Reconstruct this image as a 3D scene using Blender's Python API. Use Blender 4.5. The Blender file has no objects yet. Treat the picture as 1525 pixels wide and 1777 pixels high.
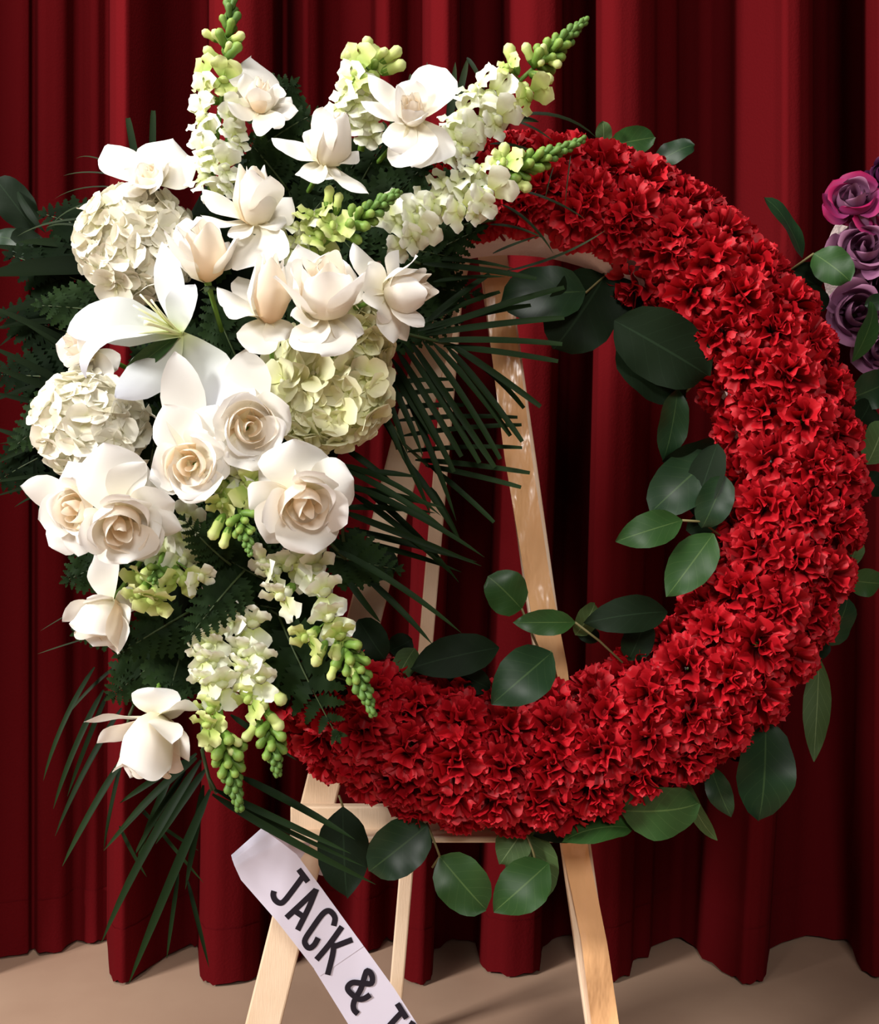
import bpy, math, random
import numpy as np
from mathutils import Vector, Matrix
random.seed(7)
scene = bpy.context.scene
C = scene.collection
# ------------------------------------------------------------------ camera
F = 1700.0                       # focal length in pixels of the 1525x1777 frame
D = 1.275                        # camera to wreath distance
CZ = 0.835                       # camera height over the floor
cam_d = bpy.data.cameras.new('camera'); cam = bpy.data.objects.new('camera', cam_d); C.objects.link(cam)
cam.location = (0, -D, CZ); cam.rotation_euler = (math.pi/2, 0, 0)
cam_d.sensor_fit = 'VERTICAL'; cam_d.sensor_height = 36.0; cam_d.lens = 36.0*F/1777.0
cam_d.clip_start = 0.02
scene.camera = cam
# ------------------------------------------------------------------ light
world = bpy.data.worlds.new('world'); scene.world = world; world.use_nodes = True
world.node_tree.nodes['Background'].inputs[0].default_value = (1.0, 0.95, 0.9, 1)
world.node_tree.nodes['Background'].inputs[1].default_value = 0.06
def area(name, loc, target, size, power, col=(1, 1, 1)):
    l = bpy.data.lights.new(name, 'AREA'); l.energy = power; l.color = col; l.shape = 'RECTANGLE'; l.size = size[0]; l.size_y = size[1]
    o = bpy.data.objects.new(name, l); C.objects.link(o); o.location = loc
    o.rotation_euler = (Vector(target)-Vector(loc)).to_track_quat('-Z', 'Y').to_euler(); return o
area('hall_lamp_a', (-3.7, -2.5, 2.7), (0, 0.2, 0.8), (0.8, 0.8), 300, (1, .985, .965))
area('front_fill', (0.35, -3.3, 2.5), (0.4, 0.3, 0.4), (0.8, 0.8), 55, (1, .97, .94))  # added fill light behind the camera, lifts rose hearts and the lower right
area('hall_lamp_b', (-0.7, -0.75, 2.7), (0.2, 0.1, 0.7), (1.0, 0.5), 34, (1, .96, .91))
vs = scene.view_settings
vs.view_transform = 'Standard'; vs.look = 'None'; vs.exposure = 0.0; vs.gamma = 1.0; vs.use_curve_mapping = False

# ------------------------------------------------------------------ helpers
LEAN = 0.07
def P(px, py, y=0.0, lean=True):
    for _ in range(2):
        d = D + y
        z = -(py-888.5)/F*d
        if not lean: break
        yy = y + LEAN*z
        d = D + yy
    else:
        y = yy
        z = -(py-888.5)/F*d
    return Vector(((px-762.5)/F*d, y, CZ+z))
def PL(w, y=0.0): return w/F*(D+y)          # pixel size to metres at a depth

def mesh_obj(name, V, Fc, material, parent=None, uv=None, smooth=True, org=None):
    me = bpy.data.meshes.new(name)
    if org is not None: V = [(v[0]-org[0], v[1]-org[1], v[2]-org[2]) for v in V]
    me.from_pydata([tuple(v) for v in V], [], Fc)
    if uv is not None:
        l = me.uv_layers.new(name='uv')
        idx = np.empty(len(me.loops), dtype=np.int32); me.loops.foreach_get('vertex_index', idx)
        l.data.foreach_set('uv', np.asarray(uv, dtype=np.float32)[idx].ravel())
    if smooth: me.polygons.foreach_set('use_smooth', [True]*len(me.polygons))
    me.materials.append(material)
    o = bpy.data.objects.new(name, me); C.objects.link(o)
    if parent is not None: o.parent = parent
    return o
def tag(o, label=None, cat=None, group=None, kind=None):
    if label: o['label'] = label
    if cat: o['category'] = cat
    if group: o['group'] = group
    if kind: o['kind'] = kind
    return o
def thing(name, label, cat, loc, group=None, mat=None):
    o = bpy.data.objects.new(name, None); C.objects.link(o); o.empty_display_size = .02
    if mat is not None: o.matrix_world = mat
    else: o.location = loc
    return tag(o, label, cat, group)
def inst(src, parent, M=None, name=None):
    o = src.copy(); C.objects.link(o); o.parent = parent
    if M is not None: o.matrix_basis = M
    return o
def frame(z, yh=(0, 0, 1)):
    z = Vector(z).normalized(); y = Vector(yh); y = y - z*y.dot(z)
    if y.length < 1e-4: y = Vector((0, 1, 0)) - z*z.y
    y.normalize(); x = y.cross(z)
    return Matrix(((x.x, y.x, z.x), (x.y, y.y, z.y), (x.z, y.z, z.z)))
def TM(loc, R, s=1.0):
    M = R.to_4x4() @ Matrix.Scale(s, 4); M.translation = Vector(loc); return M

PROF = {
 'rose':  ([0, .15, .35, .6, .8, .92, .975, 1], [.28, .58, .9, 1, .78, .42, .2, .02]),
 'round': ([0, .15, .35, .6, .8, .92, .975, 1], [.3, .6, .9, 1, .95, .75, .48, .1]),
 'lily':  ([0, .15, .4, .55, .75, .9, 1], [.15, .5, .95, 1, .8, .42, .03]),
 'palm':  ([0, .1, .3, .7, .9, 1], [.3, .8, 1, .8, .4, .04]),
 'cut':   ([0, .1, .3, .7, .97, 1], [.3, .8, 1, .9, .75, .6]),
 'leaf':  ([0, .06, .2, .4, .6, .8, .92, 1], [.03, .3, .78, 1, .96, .66, .3, .02]),
 'oval':  ([0, .05, .15, .35, .6, .8, .92, .98, 1], [.03, .35, .72, 1, 1, .8, .5, .2, .02]),
 'carn':  ([0, .4, .7, .88, 1], [.1, .36, .8, 1, .96]),
 'hyd':   ([0, .2, .5, .75, .88, .96, 1], [.16, .62, 1, .98, .78, .5, .14]),
 'lip':   ([0, .4, .7, .9, 1], [.4, .8, 1, .8, .3]),
}
def blade(base, tip, nrm, w, prof='leaf', bow=0.0, curl=0.0, vc=.55, k0=0.0, k1=None, wave=0.0, wf=2.0, ph=0.0, nu=6, nv=10, ser=0.0):
    """a curved sheet from base to tip; w full width; bow/curl in radians; k cross curvature (+ cups toward nrm)"""
    base = np.array(base, float); tip = np.array(tip, float); n = np.array(nrm, float)
    if k1 is None: k1 = k0
    ax = tip-base; L = np.linalg.norm(ax); ax /= L
    n = n-ax*n.dot(ax); ln = np.linalg.norm(n)
    if ln < 1e-3: n = np.array([0, -1, 0.1]); n = n-ax*n.dot(ax); ln = np.linalg.norm(n)
    n /= ln; s = np.cross(ax, n)
    vv = np.linspace(0, 1, nv)
    th = bow*(1-2*vv) - curl*np.clip((vv-vc)/(1-vc), 0, 1)**1.3
    dx = np.cos(th); dy = np.sin(th)
    X = np.concatenate([[0], np.cumsum((dx[1:]+dx[:-1])/2)]); Y = np.concatenate([[0], np.cumsum((dy[1:]+dy[:-1])/2)])
    c = math.hypot(X[-1], Y[-1]); a = math.atan2(Y[-1], X[-1])
    X, Y = (X*math.cos(a)+Y*math.sin(a))/c*L, (-X*math.sin(a)+Y*math.cos(a))/c*L
    th = th-a
    hw = np.interp(vv, *PROF[prof])*w/2
    V = []; UV = []
    for j, v in enumerate(vv):
        k = k0+(k1-k0)*v
        cen = base+ax*X[j]+n*Y[j]
        N = n*math.cos(th[j])-ax*math.sin(th[j]); T = ax*math.cos(th[j])+n*math.sin(th[j])
        for i in range(nu+1):
            u = -1+2*i/nu
            if abs(k) > 1e-3: xs = hw[j]*math.sin(k*u)/k; h = hw[j]*(1-math.cos(k*u))/k
            else: xs = hw[j]*u; h = 0
            h += wave*w*.5*math.sin(wf*6.283*v+ph+(2.1 if u > 0 else 0))*abs(u)**1.5*min(1, v*2.5)
            e = 0
            if ser and v > .8: e = ser*L*(((i*7+j*3) % 3)-1)*(v-.8)/.2
            V.append(cen+s*xs+N*h+T*e); UV.append((i/nu, v))
    Fc = []
    m = nu+1
    for j in range(nv-1):
        for i in range(nu):
            a0 = j*m+i; Fc.append((a0, a0+1, a0+m+1, a0+m))
    return V, Fc, UV
def merge(parts):
    V = []; Fc = []; UV = []
    for v, f, u in parts:
        o = len(V); V += list(v); UV += list(u); Fc += [tuple(i+o for i in q) for q in f]
    return V, Fc, UV
def tube(pts, rad, n=6, cap=True):
    pts = [Vector(p) for p in pts]
    if not hasattr(rad, '__len__'): rad = [rad]*len(pts)
    V = []; Fc = []; UV = []
    up = Vector((.31, .2, .93))
    for j, p in enumerate(pts):
        t = (pts[min(j+1, len(pts)-1)]-pts[max(j-1, 0)]).normalized()
        x = up.cross(t)
        if x.length < .05: x = Vector((1, 0, 0)).cross(t)
        x.normalize(); y = t.cross(x)
        for i in range(n):
            a = 6.28318*i/n
            V.append(p+(x*math.cos(a)+y*math.sin(a))*rad[j]); UV.append((i/n, j/max(1, len(pts)-1)))
    for j in range(len(pts)-1):
        for i in range(n):
            Fc.append((j*n+i, j*n+(i+1) % n, (j+1)*n+(i+1) % n, (j+1)*n+i))
    if cap: Fc.append(tuple(range(n))[::-1]); Fc.append(tuple((len(pts)-1)*n+i for i in range(n)))
    return V, Fc, UV
def curve(a, b, sag, n=7):
    a = Vector(a); b = Vector(b); s = Vector(sag)
    return [a.lerp(b, i/(n-1))+s*(4*(i/(n-1))*(1-i/(n-1))) for i in range(n)]
def box(c, sx, sy, sz, R=None):
    V = []
    for x in (-1, 1):
        for y in (-1, 1):
            for z in (-1, 1):
                p = Vector((x*sx/2, y*sy/2, z*sz/2)); V.append((R @ p if R else p)+Vector(c))
    return V, [(0, 1, 3, 2), (4, 6, 7, 5), (0, 4, 5, 1), (2, 3, 7, 6), (0, 2, 6, 4), (1, 5, 7, 3)], [(0, 0)]*8

# ------------------------------------------------------------------ materials
def srgb(r, g, b):
    f = lambda c: (c/255/12.92 if c/255 <= .04045 else ((c/255+.055)/1.055)**2.4)
    return (f(r), f(g), f(b), 1)
def material(name, stops, rough=.6, transl=0.0, spec=.3, noise=None, vary=0.0, veins=False, bump=None, sheen=0.0, axis='v', edge=None):
    m = bpy.data.materials.new(name); m.use_nodes = True; nt = m.node_tree; N = nt.nodes; Lk = nt.links
    b = N['Principled BSDF']; b.inputs['Roughness'].default_value = rough; b.inputs['Specular IOR Level'].default_value = spec
    if sheen:
        b.inputs['Sheen Weight'].default_value = sheen; b.inputs['Sheen Roughness'].default_value = .35
        b.inputs['Sheen Tint'].default_value = (1, .25, .25, 1)
    if len(stops) > 1:
        uv = N.new('ShaderNodeUVMap'); sp = N.new('ShaderNodeSeparateXYZ'); Lk.new(uv.outputs[0], sp.inputs[0])
        r = N.new('ShaderNodeValToRGB'); e = r.color_ramp.elements
        while len(e) < len(stops): e.new(.5)
        for q, (p, c) in zip(e, stops): q.position = p; q.color = c
        Lk.new(sp.outputs['Y'], r.inputs[0]); col = r.outputs[0]
    else:
        r = N.new('ShaderNodeRGB'); r.outputs[0].default_value = stops[0][1]; col = r.outputs[0]
    if veins or edge:
        uv = N.new('ShaderNodeUVMap'); sp = N.new('ShaderNodeSeparateXYZ'); Lk.new(uv.outputs[0], sp.inputs[0])
        ab = N.new('ShaderNodeMath'); ab.operation = 'SUBTRACT'; ab.inputs[1].default_value = .5; Lk.new(sp.outputs['X'], ab.inputs[0])
        a2 = N.new('ShaderNodeMath'); a2.operation = 'ABSOLUTE'; Lk.new(ab.outputs[0], a2.inputs[0])
    if veins:
        lt = N.new('ShaderNodeMath'); lt.operation = 'LESS_THAN'; lt.inputs[1].default_value = .016; Lk.new(a2.outputs[0], lt.inputs[0])
        # side veins: stripes in (v - 0.5|u|)
        ma = N.new('ShaderNodeMath'); ma.operation = 'MULTIPLY_ADD'; ma.inputs[1].default_value = -.55; Lk.new(a2.outputs[0], ma.inputs[0]); Lk.new(sp.outputs['Y'], ma.inputs[2])
        mu = N.new('ShaderNodeMath'); mu.operation = 'MULTIPLY'; mu.inputs[1].default_value = 7.0; Lk.new(ma.outputs[0], mu.inputs[0])
        fr = N.new('ShaderNodeMath'); fr.operation = 'FRACT'; Lk.new(mu.outputs[0], fr.inputs[0])
        l2 = N.new('ShaderNodeMath'); l2.operation = 'LESS_THAN'; l2.inputs[1].default_value = .05; Lk.new(fr.outputs[0], l2.inputs[0])
        h = N.new('ShaderNodeMath'); h.operation = 'MULTIPLY'; h.inputs[1].default_value = .35; Lk.new(l2.outputs[0], h.inputs[0])
        mx = N.new('ShaderNodeMath'); mx.operation = 'MAXIMUM'; Lk.new(lt.outputs[0], mx.inputs[0]); Lk.new(h.outputs[0], mx.inputs[1])
        mm = N.new('ShaderNodeMath'); mm.operation = 'MULTIPLY'; mm.inputs[1].default_value = .55; Lk.new(mx.outputs[0], mm.inputs[0])
        mix = N.new('ShaderNodeMixRGB'); mix.inputs[2].default_value = veins; Lk.new(mm.outputs[0], mix.inputs[0]); Lk.new(col, mix.inputs[1]); col = mix.outputs[0]
    if noise:
        sc, c2, amt = noise
        tc = N.new('ShaderNodeTexCoord'); nz = N.new('ShaderNodeTexNoise'); nz.inputs['Scale'].default_value = sc; nz.inputs['Detail'].default_value = 5
        Lk.new(tc.outputs['Object'], nz.inputs['Vector'])
        rp = N.new('ShaderNodeMapRange'); rp.inputs[1].default_value = .42; rp.inputs[2].default_value = .68; rp.inputs[4].default_value = amt; Lk.new(nz.outputs['Fac'], rp.inputs[0])
        mix = N.new('ShaderNodeMixRGB'); mix.inputs[2].default_value = c2; Lk.new(rp.outputs[0], mix.inputs[0]); Lk.new(col, mix.inputs[1]); col = mix.outputs[0]
    if vary:
        oi = N.new('ShaderNodeObjectInfo'); mr = N.new('ShaderNodeMapRange'); mr.inputs[3].default_value = 1-vary; mr.inputs[4].default_value = 1+vary*.6
        Lk.new(oi.outputs['Random'], mr.inputs[0])
        hs = N.new('ShaderNodeHueSaturation'); Lk.new(mr.outputs[0], hs.inputs['Value']); Lk.new(col, hs.inputs['Color']); col = hs.outputs[0]
    Lk.new(col, b.inputs['Base Color'])
    if bump:
        sc, st, stretch = bump
        tc = N.new('ShaderNodeTexCoord'); mp = N.new('ShaderNodeMapping'); mp.inputs['Scale'].default_value = stretch; Lk.new(tc.outputs['Object'], mp.inputs[0])
        nz = N.new('ShaderNodeTexNoise'); nz.inputs['Scale'].default_value = sc; nz.inputs['Detail'].default_value = 3; Lk.new(mp.outputs[0], nz.inputs['Vector'])
        bp = N.new('ShaderNodeBump'); bp.inputs['Strength'].default_value = st; bp.inputs['Distance'].default_value = .01; Lk.new(nz.outputs['Fac'], bp.inputs['Height']); Lk.new(bp.outputs[0], b.inputs['Normal'])
    if transl:
        t = N.new('ShaderNodeBsdfTranslucent'); Lk.new(col, t.inputs[0]); ms = N.new('ShaderNodeMixShader'); ms.inputs[0].default_value = transl
        Lk.new(b.outputs[0], ms.inputs[1]); Lk.new(t.outputs[0], ms.inputs[2]); Lk.new(ms.outputs[0], N['Material Output'].inputs[0])
    return m
M = {}
M['curtain'] = material('curtain_velvet', [(0, srgb(87, 13, 17))], .95, 0, .02, bump=(220, .12, (1, 1, 1)))
M['floor'] = material('floor_paint', [(0, srgb(176, 145, 122))], .55, 0, .25, noise=(3, srgb(160, 128, 107), .8))
M['wall'] = material('wall_paint', [(0, srgb(60, 20, 20))], .9)
M['wood'] = material('pale_pine', [(0, srgb(240, 214, 184))], .45, 0, .4, noise=(6, srgb(206, 164, 120), .5), bump=(60, .08, (8, 8, .6)))
M['satin'] = material('peach_satin', [(0, srgb(238, 184, 130))], .24, 0, .8, bump=(16, .6, (2.2, 2.2, .8)))
M['foam'] = material('white_foam', [(0, srgb(222, 200, 196))], .9, 0, .1, bump=(150, .3, (1, 1, 1)))
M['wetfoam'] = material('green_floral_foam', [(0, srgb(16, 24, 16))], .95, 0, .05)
M['paper'] = material('white_paper', [(0, srgb(226, 220, 236))], .5, 0.1, .3)
M['ink'] = material('black_marker', [(0, srgb(26, 22, 34))], .5, 0, .3)
M['rose'] = material('white_rose_petal', [(0, srgb(236, 230, 196)), (.35, srgb(247, 242, 230)), (1, srgb(245, 243, 241))], .55, .3, .2)
M['rosein'] = material('cream_rose_heart', [(0, srgb(236, 208, 166)), (.5, srgb(248, 234, 212)), (1, srgb(251, 244, 232))], .55, .42, .2)
M['carn'] = material('red_carnation_petal', [(0, srgb(84, 1, 8)), (.5, srgb(146, 6, 18)), (.9, srgb(178, 12, 26)), (1, srgb(190, 22, 36))], .55, .12, .3, vary=.12)
M['hyd'] = material('white_hydrangea_petal', [(0, srgb(222, 222, 170)), (.4, srgb(242, 238, 216)), (1, srgb(246, 242, 228))], .6, .2, .2, vary=.04)
M['hydg'] = material('pale_green_hydrangea_petal', [(0, srgb(206, 212, 130)), (.4, srgb(232, 232, 178)), (1, srgb(242, 240, 208))], .6, .2, .2, vary=.05)
M['snap'] = material('white_snapdragon_petal', [(0, srgb(214, 224, 140)), (.4, srgb(236, 240, 204)), (1, srgb(246, 246, 236))], .55, .25, .25, vary=.03)
M['snapg'] = material('yellow_green_snapdragon_petal', [(0, srgb(150, 180, 80)), (.5, srgb(204, 218, 128)), (1, srgb(226, 230, 170))], .55, .25, .25, vary=.05)
M['bud'] = material('green_bud', [(0, srgb(70, 104, 34)), (.6, srgb(116, 150, 62)), (1, srgb(156, 180, 90))], .5, .15, .3, vary=.08)
M['budtip'] = material('fresh_green_bud', [(0, srgb(62, 96, 36)), (1, srgb(112, 148, 70))], .5, .15, .3, vary=.1)
M['stem'] = material('green_stem', [(0, srgb(98, 132, 50))], .5, 0, .3)
M['dstem'] = material('dark_stem', [(0, srgb(52, 66, 34))], .55, 0, .3)
M['twig'] = material('brown_twig', [(0, srgb(112, 104, 66))], .6, 0, .3)
M['lily'] = material('white_lily_petal', [(0, srgb(196, 208, 140)), (.25, srgb(208, 212, 202)), (1, srgb(212, 214, 224))], .45, .2, .3)
M['stamen'] = material('lily_filament', [(0, srgb(222, 230, 160)), (1, srgb(240, 240, 200))], .5)
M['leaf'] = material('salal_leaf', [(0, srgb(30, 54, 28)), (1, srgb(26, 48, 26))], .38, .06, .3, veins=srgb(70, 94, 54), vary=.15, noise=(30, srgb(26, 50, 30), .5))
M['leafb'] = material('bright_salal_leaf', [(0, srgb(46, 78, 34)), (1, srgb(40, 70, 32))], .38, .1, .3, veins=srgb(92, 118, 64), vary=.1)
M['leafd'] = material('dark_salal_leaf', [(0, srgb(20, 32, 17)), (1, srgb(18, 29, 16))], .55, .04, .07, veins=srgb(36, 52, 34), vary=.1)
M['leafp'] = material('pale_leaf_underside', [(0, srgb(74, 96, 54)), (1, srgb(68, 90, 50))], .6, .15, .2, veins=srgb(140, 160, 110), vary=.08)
M['fern'] = material('leatherleaf_fern', [(0, srgb(20, 34, 15)), (1, srgb(31, 48, 21))], .6, .05, .05, vary=.25)
M['palm'] = material('palm_leaflet', [(0, srgb(18, 31, 15)), (1, srgb(30, 46, 22))], .5, .04, .05, vary=.25)
M['grass'] = material('lily_grass_blade', [(0, srgb(20, 32, 20)), (1, srgb(44, 54, 30))], .6, .04, .1, vary=.2)
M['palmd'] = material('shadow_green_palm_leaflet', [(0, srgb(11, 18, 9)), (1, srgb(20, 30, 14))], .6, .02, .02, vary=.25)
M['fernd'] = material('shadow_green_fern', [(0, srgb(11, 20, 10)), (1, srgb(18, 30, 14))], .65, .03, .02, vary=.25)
M['pink'] = material('magenta_rose_petal', [(0, srgb(130, 70, 108)), (.6, srgb(142, 46, 98)), (1, srgb(160, 16, 76))], .6, .15, .25)
M['mauve'] = material('mauve_rose_petal', [(0, srgb(84, 44, 70)), (.6, srgb(134, 84, 116)), (1, srgb(158, 108, 136))], .6, .15, .25)
M['purple'] = material('dark_purple_petal', [(0, srgb(50, 12, 44)), (1, srgb(76, 20, 62))], .6, .1, .25)
CAM = Vector((0, -1, 0))

# ------------------------------------------------------------------ setting
o = mesh_obj('floor', [(-4, -4, 0), (4, -4, 0), (4, 1.2, 0), (-4, 1.2, 0)], [(0, 1, 2, 3)], M['floor']); tag(o, kind='structure')
V, Fc, UV = box((0, 1.1, 1.6), 8, .08, 3.2); o = mesh_obj('wall_back', V, Fc, M['wall'], smooth=False); tag(o, kind='structure')

# curtain: fold profile (top x in pixels, depth 0 = front .. 1 = back), drifting sideways toward the hem
prof = [(-420, .2), (-330, .9), (-240, .1), (-150, .9), (-75, .0), (-50, .1), (-40, .6), (0, .66), (48, .74), (58, .9), (68, .72), (108, .8), (135, 1.1), (165, 1.0), (188, 1.15), (193, .2), (203, .04), (218, 0), (242, .14), (300, .72), (346, 1.0), (359, 1.0), (364, .2), (374, .05), (395, 0), (435, .04), (472, .18), (480, .6), (494, .95), (512, .62), (530, .5), (548, .58), (565, .85), (600, 1.0), (640, 1.0), (655, .78), (672, .76), (692, .86), (712, 1.15), (732, 1.1), (738, .25), (750, .06), (775, 0), (792, .08), (797, .25), (800, .9), (830, 1.15), (868, 1.1), (876, .5), (888, .32), (920, .2), (962, .24), (974, .34), (979, .92), (1000, 1.2), (1030, 1.2), (1036, .22), (1046, .05), (1068, 0), (1105, .04), (1134, .2), (1142, .55), (1172, .68), (1180, .95), (1225, 1.2), (1264, 1.0), (1280, .62), (1340, .22), (1362, .02), (1384, .03), (1402, .1), (1409, .22), (1413, .9), (1450, 1.25), (1490, 1.1), (1505, .32), (1530, .1), (1590, .3), (1640, .9), (1720, .95), (1800, .1), (1880, .9), (1960, .2)]
SX = [-420, 0, 193, 362, 797, 975, 1035, 1135, 1410, 1505, 1960]; SH = [0, 0, -3, -17, -47, -38, -30, -42, -80, -10, 0]
CY0, CYD = 0.45, 0.27
def smooth_prof(n_per=3):
    xs = []; ds = []
    for (x0, d0), (x1, d1) in zip(prof[:-1], prof[1:]):
        for k in range(n_per):
            t = k/n_per; e = t*t*(3-2*t); xs.append(x0+(x1-x0)*t); ds.append(d0+(d1-d0)*(.5*t+.5*e))
    xs.append(prof[-1][0]); ds.append(prof[-1][1]); return np.array(xs), np.array(ds)
cx, cd = smooth_prof()
def curtain_sheet(z0, z1, rows, off=0.0, jag=0.0):
    V = []; Fc = []; n = len(cx)
    for j in range(rows):
        z = z0+(z1-z0)*j/(rows-1); t = min(1, max(0, 1-z/1.36))
        for i in range(n):
            y = CY0+CYD*cd[i]*(1-.42*t*t)-off + .004*math.sin(cx[i]*.013+z*5)
            px = cx[i]+np.interp(cx[i], SX, SH)*t*1.0
            zz = z+(jag*math.sin(i*1.7)*math.sin(i*.43) if j == 0 else 0)
            V.append(((px-762.5)/F*(D+y), y, zz))
    for j in range(rows-1):
        for i in range(n-1): a = j*n+i; Fc.append((a, a+1, a+n+1, a+n))
    return V, Fc
cur = thing('stage_curtain', 'dark red velvet stage curtain hanging in deep folds behind the wreath', 'curtain', (0, CY0, 0))
V, Fc = curtain_sheet(.0, 2.6, 40, 0, 0); mesh_obj('drape', [(a, b, max(c, .012)) for a, b, c in V], Fc, M['curtain'], cur, org=(0, CY0, 0))
V, Fc = curtain_sheet(.006, .10, 4, .0025, .004); mesh_obj('hem', V, Fc, M['curtain'], cur, org=(0, CY0, 0))

# ------------------------------------------------------------------ wreath foam
RC = P(887, 824, 0, False); RC.y = 0.0
RMAJ = .361; FA, FB = .069, .045
TILT = Matrix.Rotation(-math.atan(LEAN), 3, 'X')
def ring_pt(ang, rr, y): return RC + TILT @ Vector((math.sin(ang)*rr, y, math.cos(ang)*rr))   # ang clockwise from the top
V = []; Fc = []; nA, nB = 96, 14
for i in range(nA):
    for j in range(nB):
        f = 6.28318*j/nB; yy = -FB*math.sin(f); yy = min(yy, .035)
        V.append(ring_pt(6.28318*i/nA, RMAJ+FA*math.cos(f), yy))
for i in range(nA):
    for j in range(nB): Fc.append((i*nB+j, i*nB+(j+1) % nB, ((i+1) % nA)*nB+(j+1) % nB, ((i+1) % nA)*nB+j))
o = mesh_obj('wreath_ring', V, Fc, M['foam']); tag(o, 'round white foam wreath ring packed with red carnations', 'wreath base')
# dark floral foam holding the white spray
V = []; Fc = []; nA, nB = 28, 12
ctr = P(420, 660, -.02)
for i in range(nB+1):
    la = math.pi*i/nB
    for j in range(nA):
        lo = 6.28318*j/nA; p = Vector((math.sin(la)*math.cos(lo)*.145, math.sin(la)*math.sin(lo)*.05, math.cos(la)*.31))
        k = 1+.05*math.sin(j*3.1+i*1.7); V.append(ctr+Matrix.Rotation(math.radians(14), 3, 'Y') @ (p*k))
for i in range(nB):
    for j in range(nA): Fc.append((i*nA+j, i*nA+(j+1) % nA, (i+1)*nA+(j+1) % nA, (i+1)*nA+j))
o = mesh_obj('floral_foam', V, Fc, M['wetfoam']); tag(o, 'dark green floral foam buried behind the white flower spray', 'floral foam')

# ------------------------------------------------------------------ easel
ez = thing('display_easel', 'pale wooden three legged display easel holding the wreath', 'easel', (P(760, 1000, .1).x, .1, 0))
EO = ez.location.copy()
def plank(name, a, b, w, t, mat=M['wood'], nrm=(0, -1, 0)):
    a = Vector(a); b = Vector(b); z = (b-a).normalized(); R = frame(z, nrm); L = (b-a).length
    V, Fc, UV = box((a+b)/2, w, t, L, R)
    o = mesh_obj(name, V, Fc, mat, ez, smooth=False, org=EO)
    m = o.modifiers.new('b', 'BEVEL'); m.width = .0025; m.segments = 2; return o
def to_floor(a, b):      # extend the line a->b down to the floor
    a = Vector(a); b = Vector(b); t = (a.z-.002)/(a.z-b.z); return a+(b-a)*t
LEGY = .075
apex = P(830, 285, LEGY)
a = P(822, 312, LEGY); b = P(476, 1700, LEGY); plank('front_leg', a, to_floor(a, b), .046, .018)
a = P(836, 312, LEGY); b = P(1031, 1700, LEGY); plank('front_leg', a, to_floor(a, b), .040, .018)
a = P(806, 330, LEGY+.05); b = P(689, 1700, .26, False); plank('back_leg', a, to_floor(a, b), .0215, .018)
a = P(505, 1420, LEGY-.022); b = P(1005, 1420, LEGY-.022); plank('cross_bar', a, b, .036, .016)
a = P(505, 1448, LEGY-.036); b = P(1005, 1448, LEGY-.036); plank('ledge', a, b, .009, .042)
o = mesh_obj('hinge', *[x for x in box(apex+Vector((0, .012, 0)), .05, .03, .03)[:2]], M['wood'], ez, smooth=False, org=EO)
# satin ribbon over the right leg
V = []; Fc = []; nS = 60
lp = [(858, 470), (878, 640), (898, 800), (930, 1000), (958, 1150), (985, 1380), (997, 1480), (1014, 1560), (1030, 1640), (1048, 1777), (1075, 1960)]
for j in range(nS):
    py = 470+(1960-470)*j/(nS-1); pxc = np.interp(py, [q[1] for q in lp], [q[0] for q in lp])+2
    w = 47+2*math.sin(py*.011)
    for i in range(6):
        u = i/5-.5; y = LEGY-.018+.004*math.sin(py*.019+u*3+math.sin(py*.007)*2)+.004*math.sin(py*.043+u*5)*u
        V.append(P(pxc+u*w, py+u*6, y))
for j in range(nS-1):
    for i in range(5): a0 = j*6+i; Fc.append((a0, a0+1, a0+7, a0+6))
o = mesh_obj('satin_ribbon', V, Fc, M['satin']); tag(o, 'shiny peach satin ribbon hanging down the right leg of the easel', 'ribbon')

# ------------------------------------------------------------------ paper sash with lettering
SY = -.035
sash = thing('paper_sash', 'white paper sash with hand lettered black capitals hanging across the left easel leg', 'sash', P(455, 1460, SY, False))
SO = sash.location.copy()
def strip(name, pairs, nsub=6, n=7, dz=0.0):
    V = []; Fc = []; rows = []
    for (l0, r0, y0), (l1, r1, y1) in zip(pairs[:-1], pairs[1:]):
        for k in range(nsub):
            t = k/nsub; rows.append((l0[0]+(l1[0]-l0[0])*t, l0[1]+(l1[1]-l0[1])*t, r0[0]+(r1[0]-r0[0])*t, r0[1]+(r1[1]-r0[1])*t, y0+(y1-y0)*t))
    l, r, y = pairs[-1]; rows.append((*l, *r, y))
    for (a, b, c, d, y) in rows:
        for i in range(n):
            t = i/(n-1); V.append(P(a+(c-a)*t, b+(d-b)*t, y+dz, False))
    for j in range(len(rows)-1):
        for i in range(n-1): a0 = j*n+i; Fc.append((a0, a0+1, a0+n+1, a0+n))
    return mesh_obj(name, V, Fc, M['paper'], sash, org=SO)
strip('upper_strip', [((401, 1484), (455, 1436), SY+.012), ((403, 1492), (466, 1446), SY+.004), ((407, 1503), (487, 1461), SY), ((418, 1527), (515, 1483), SY), ((480, 1598), (557, 1540), SY), ((555, 1694), (631, 1642), SY)])
strip('lower_strip', [((545, 1682), (621, 1628), SY+.0007), ((604, 1777), (684, 1715), SY+.0007), ((720, 1958), (800, 1896), SY+.0007)])
strip('folded_end', [((402, 1484), (456, 1437), SY+.0125), ((470, 1492), (500, 1452), SY+.05), ((560, 1520), (575, 1470), SY+.085)])
def S(x, y): return (390+x/4.1216, 1420+y/4.1216)
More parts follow.
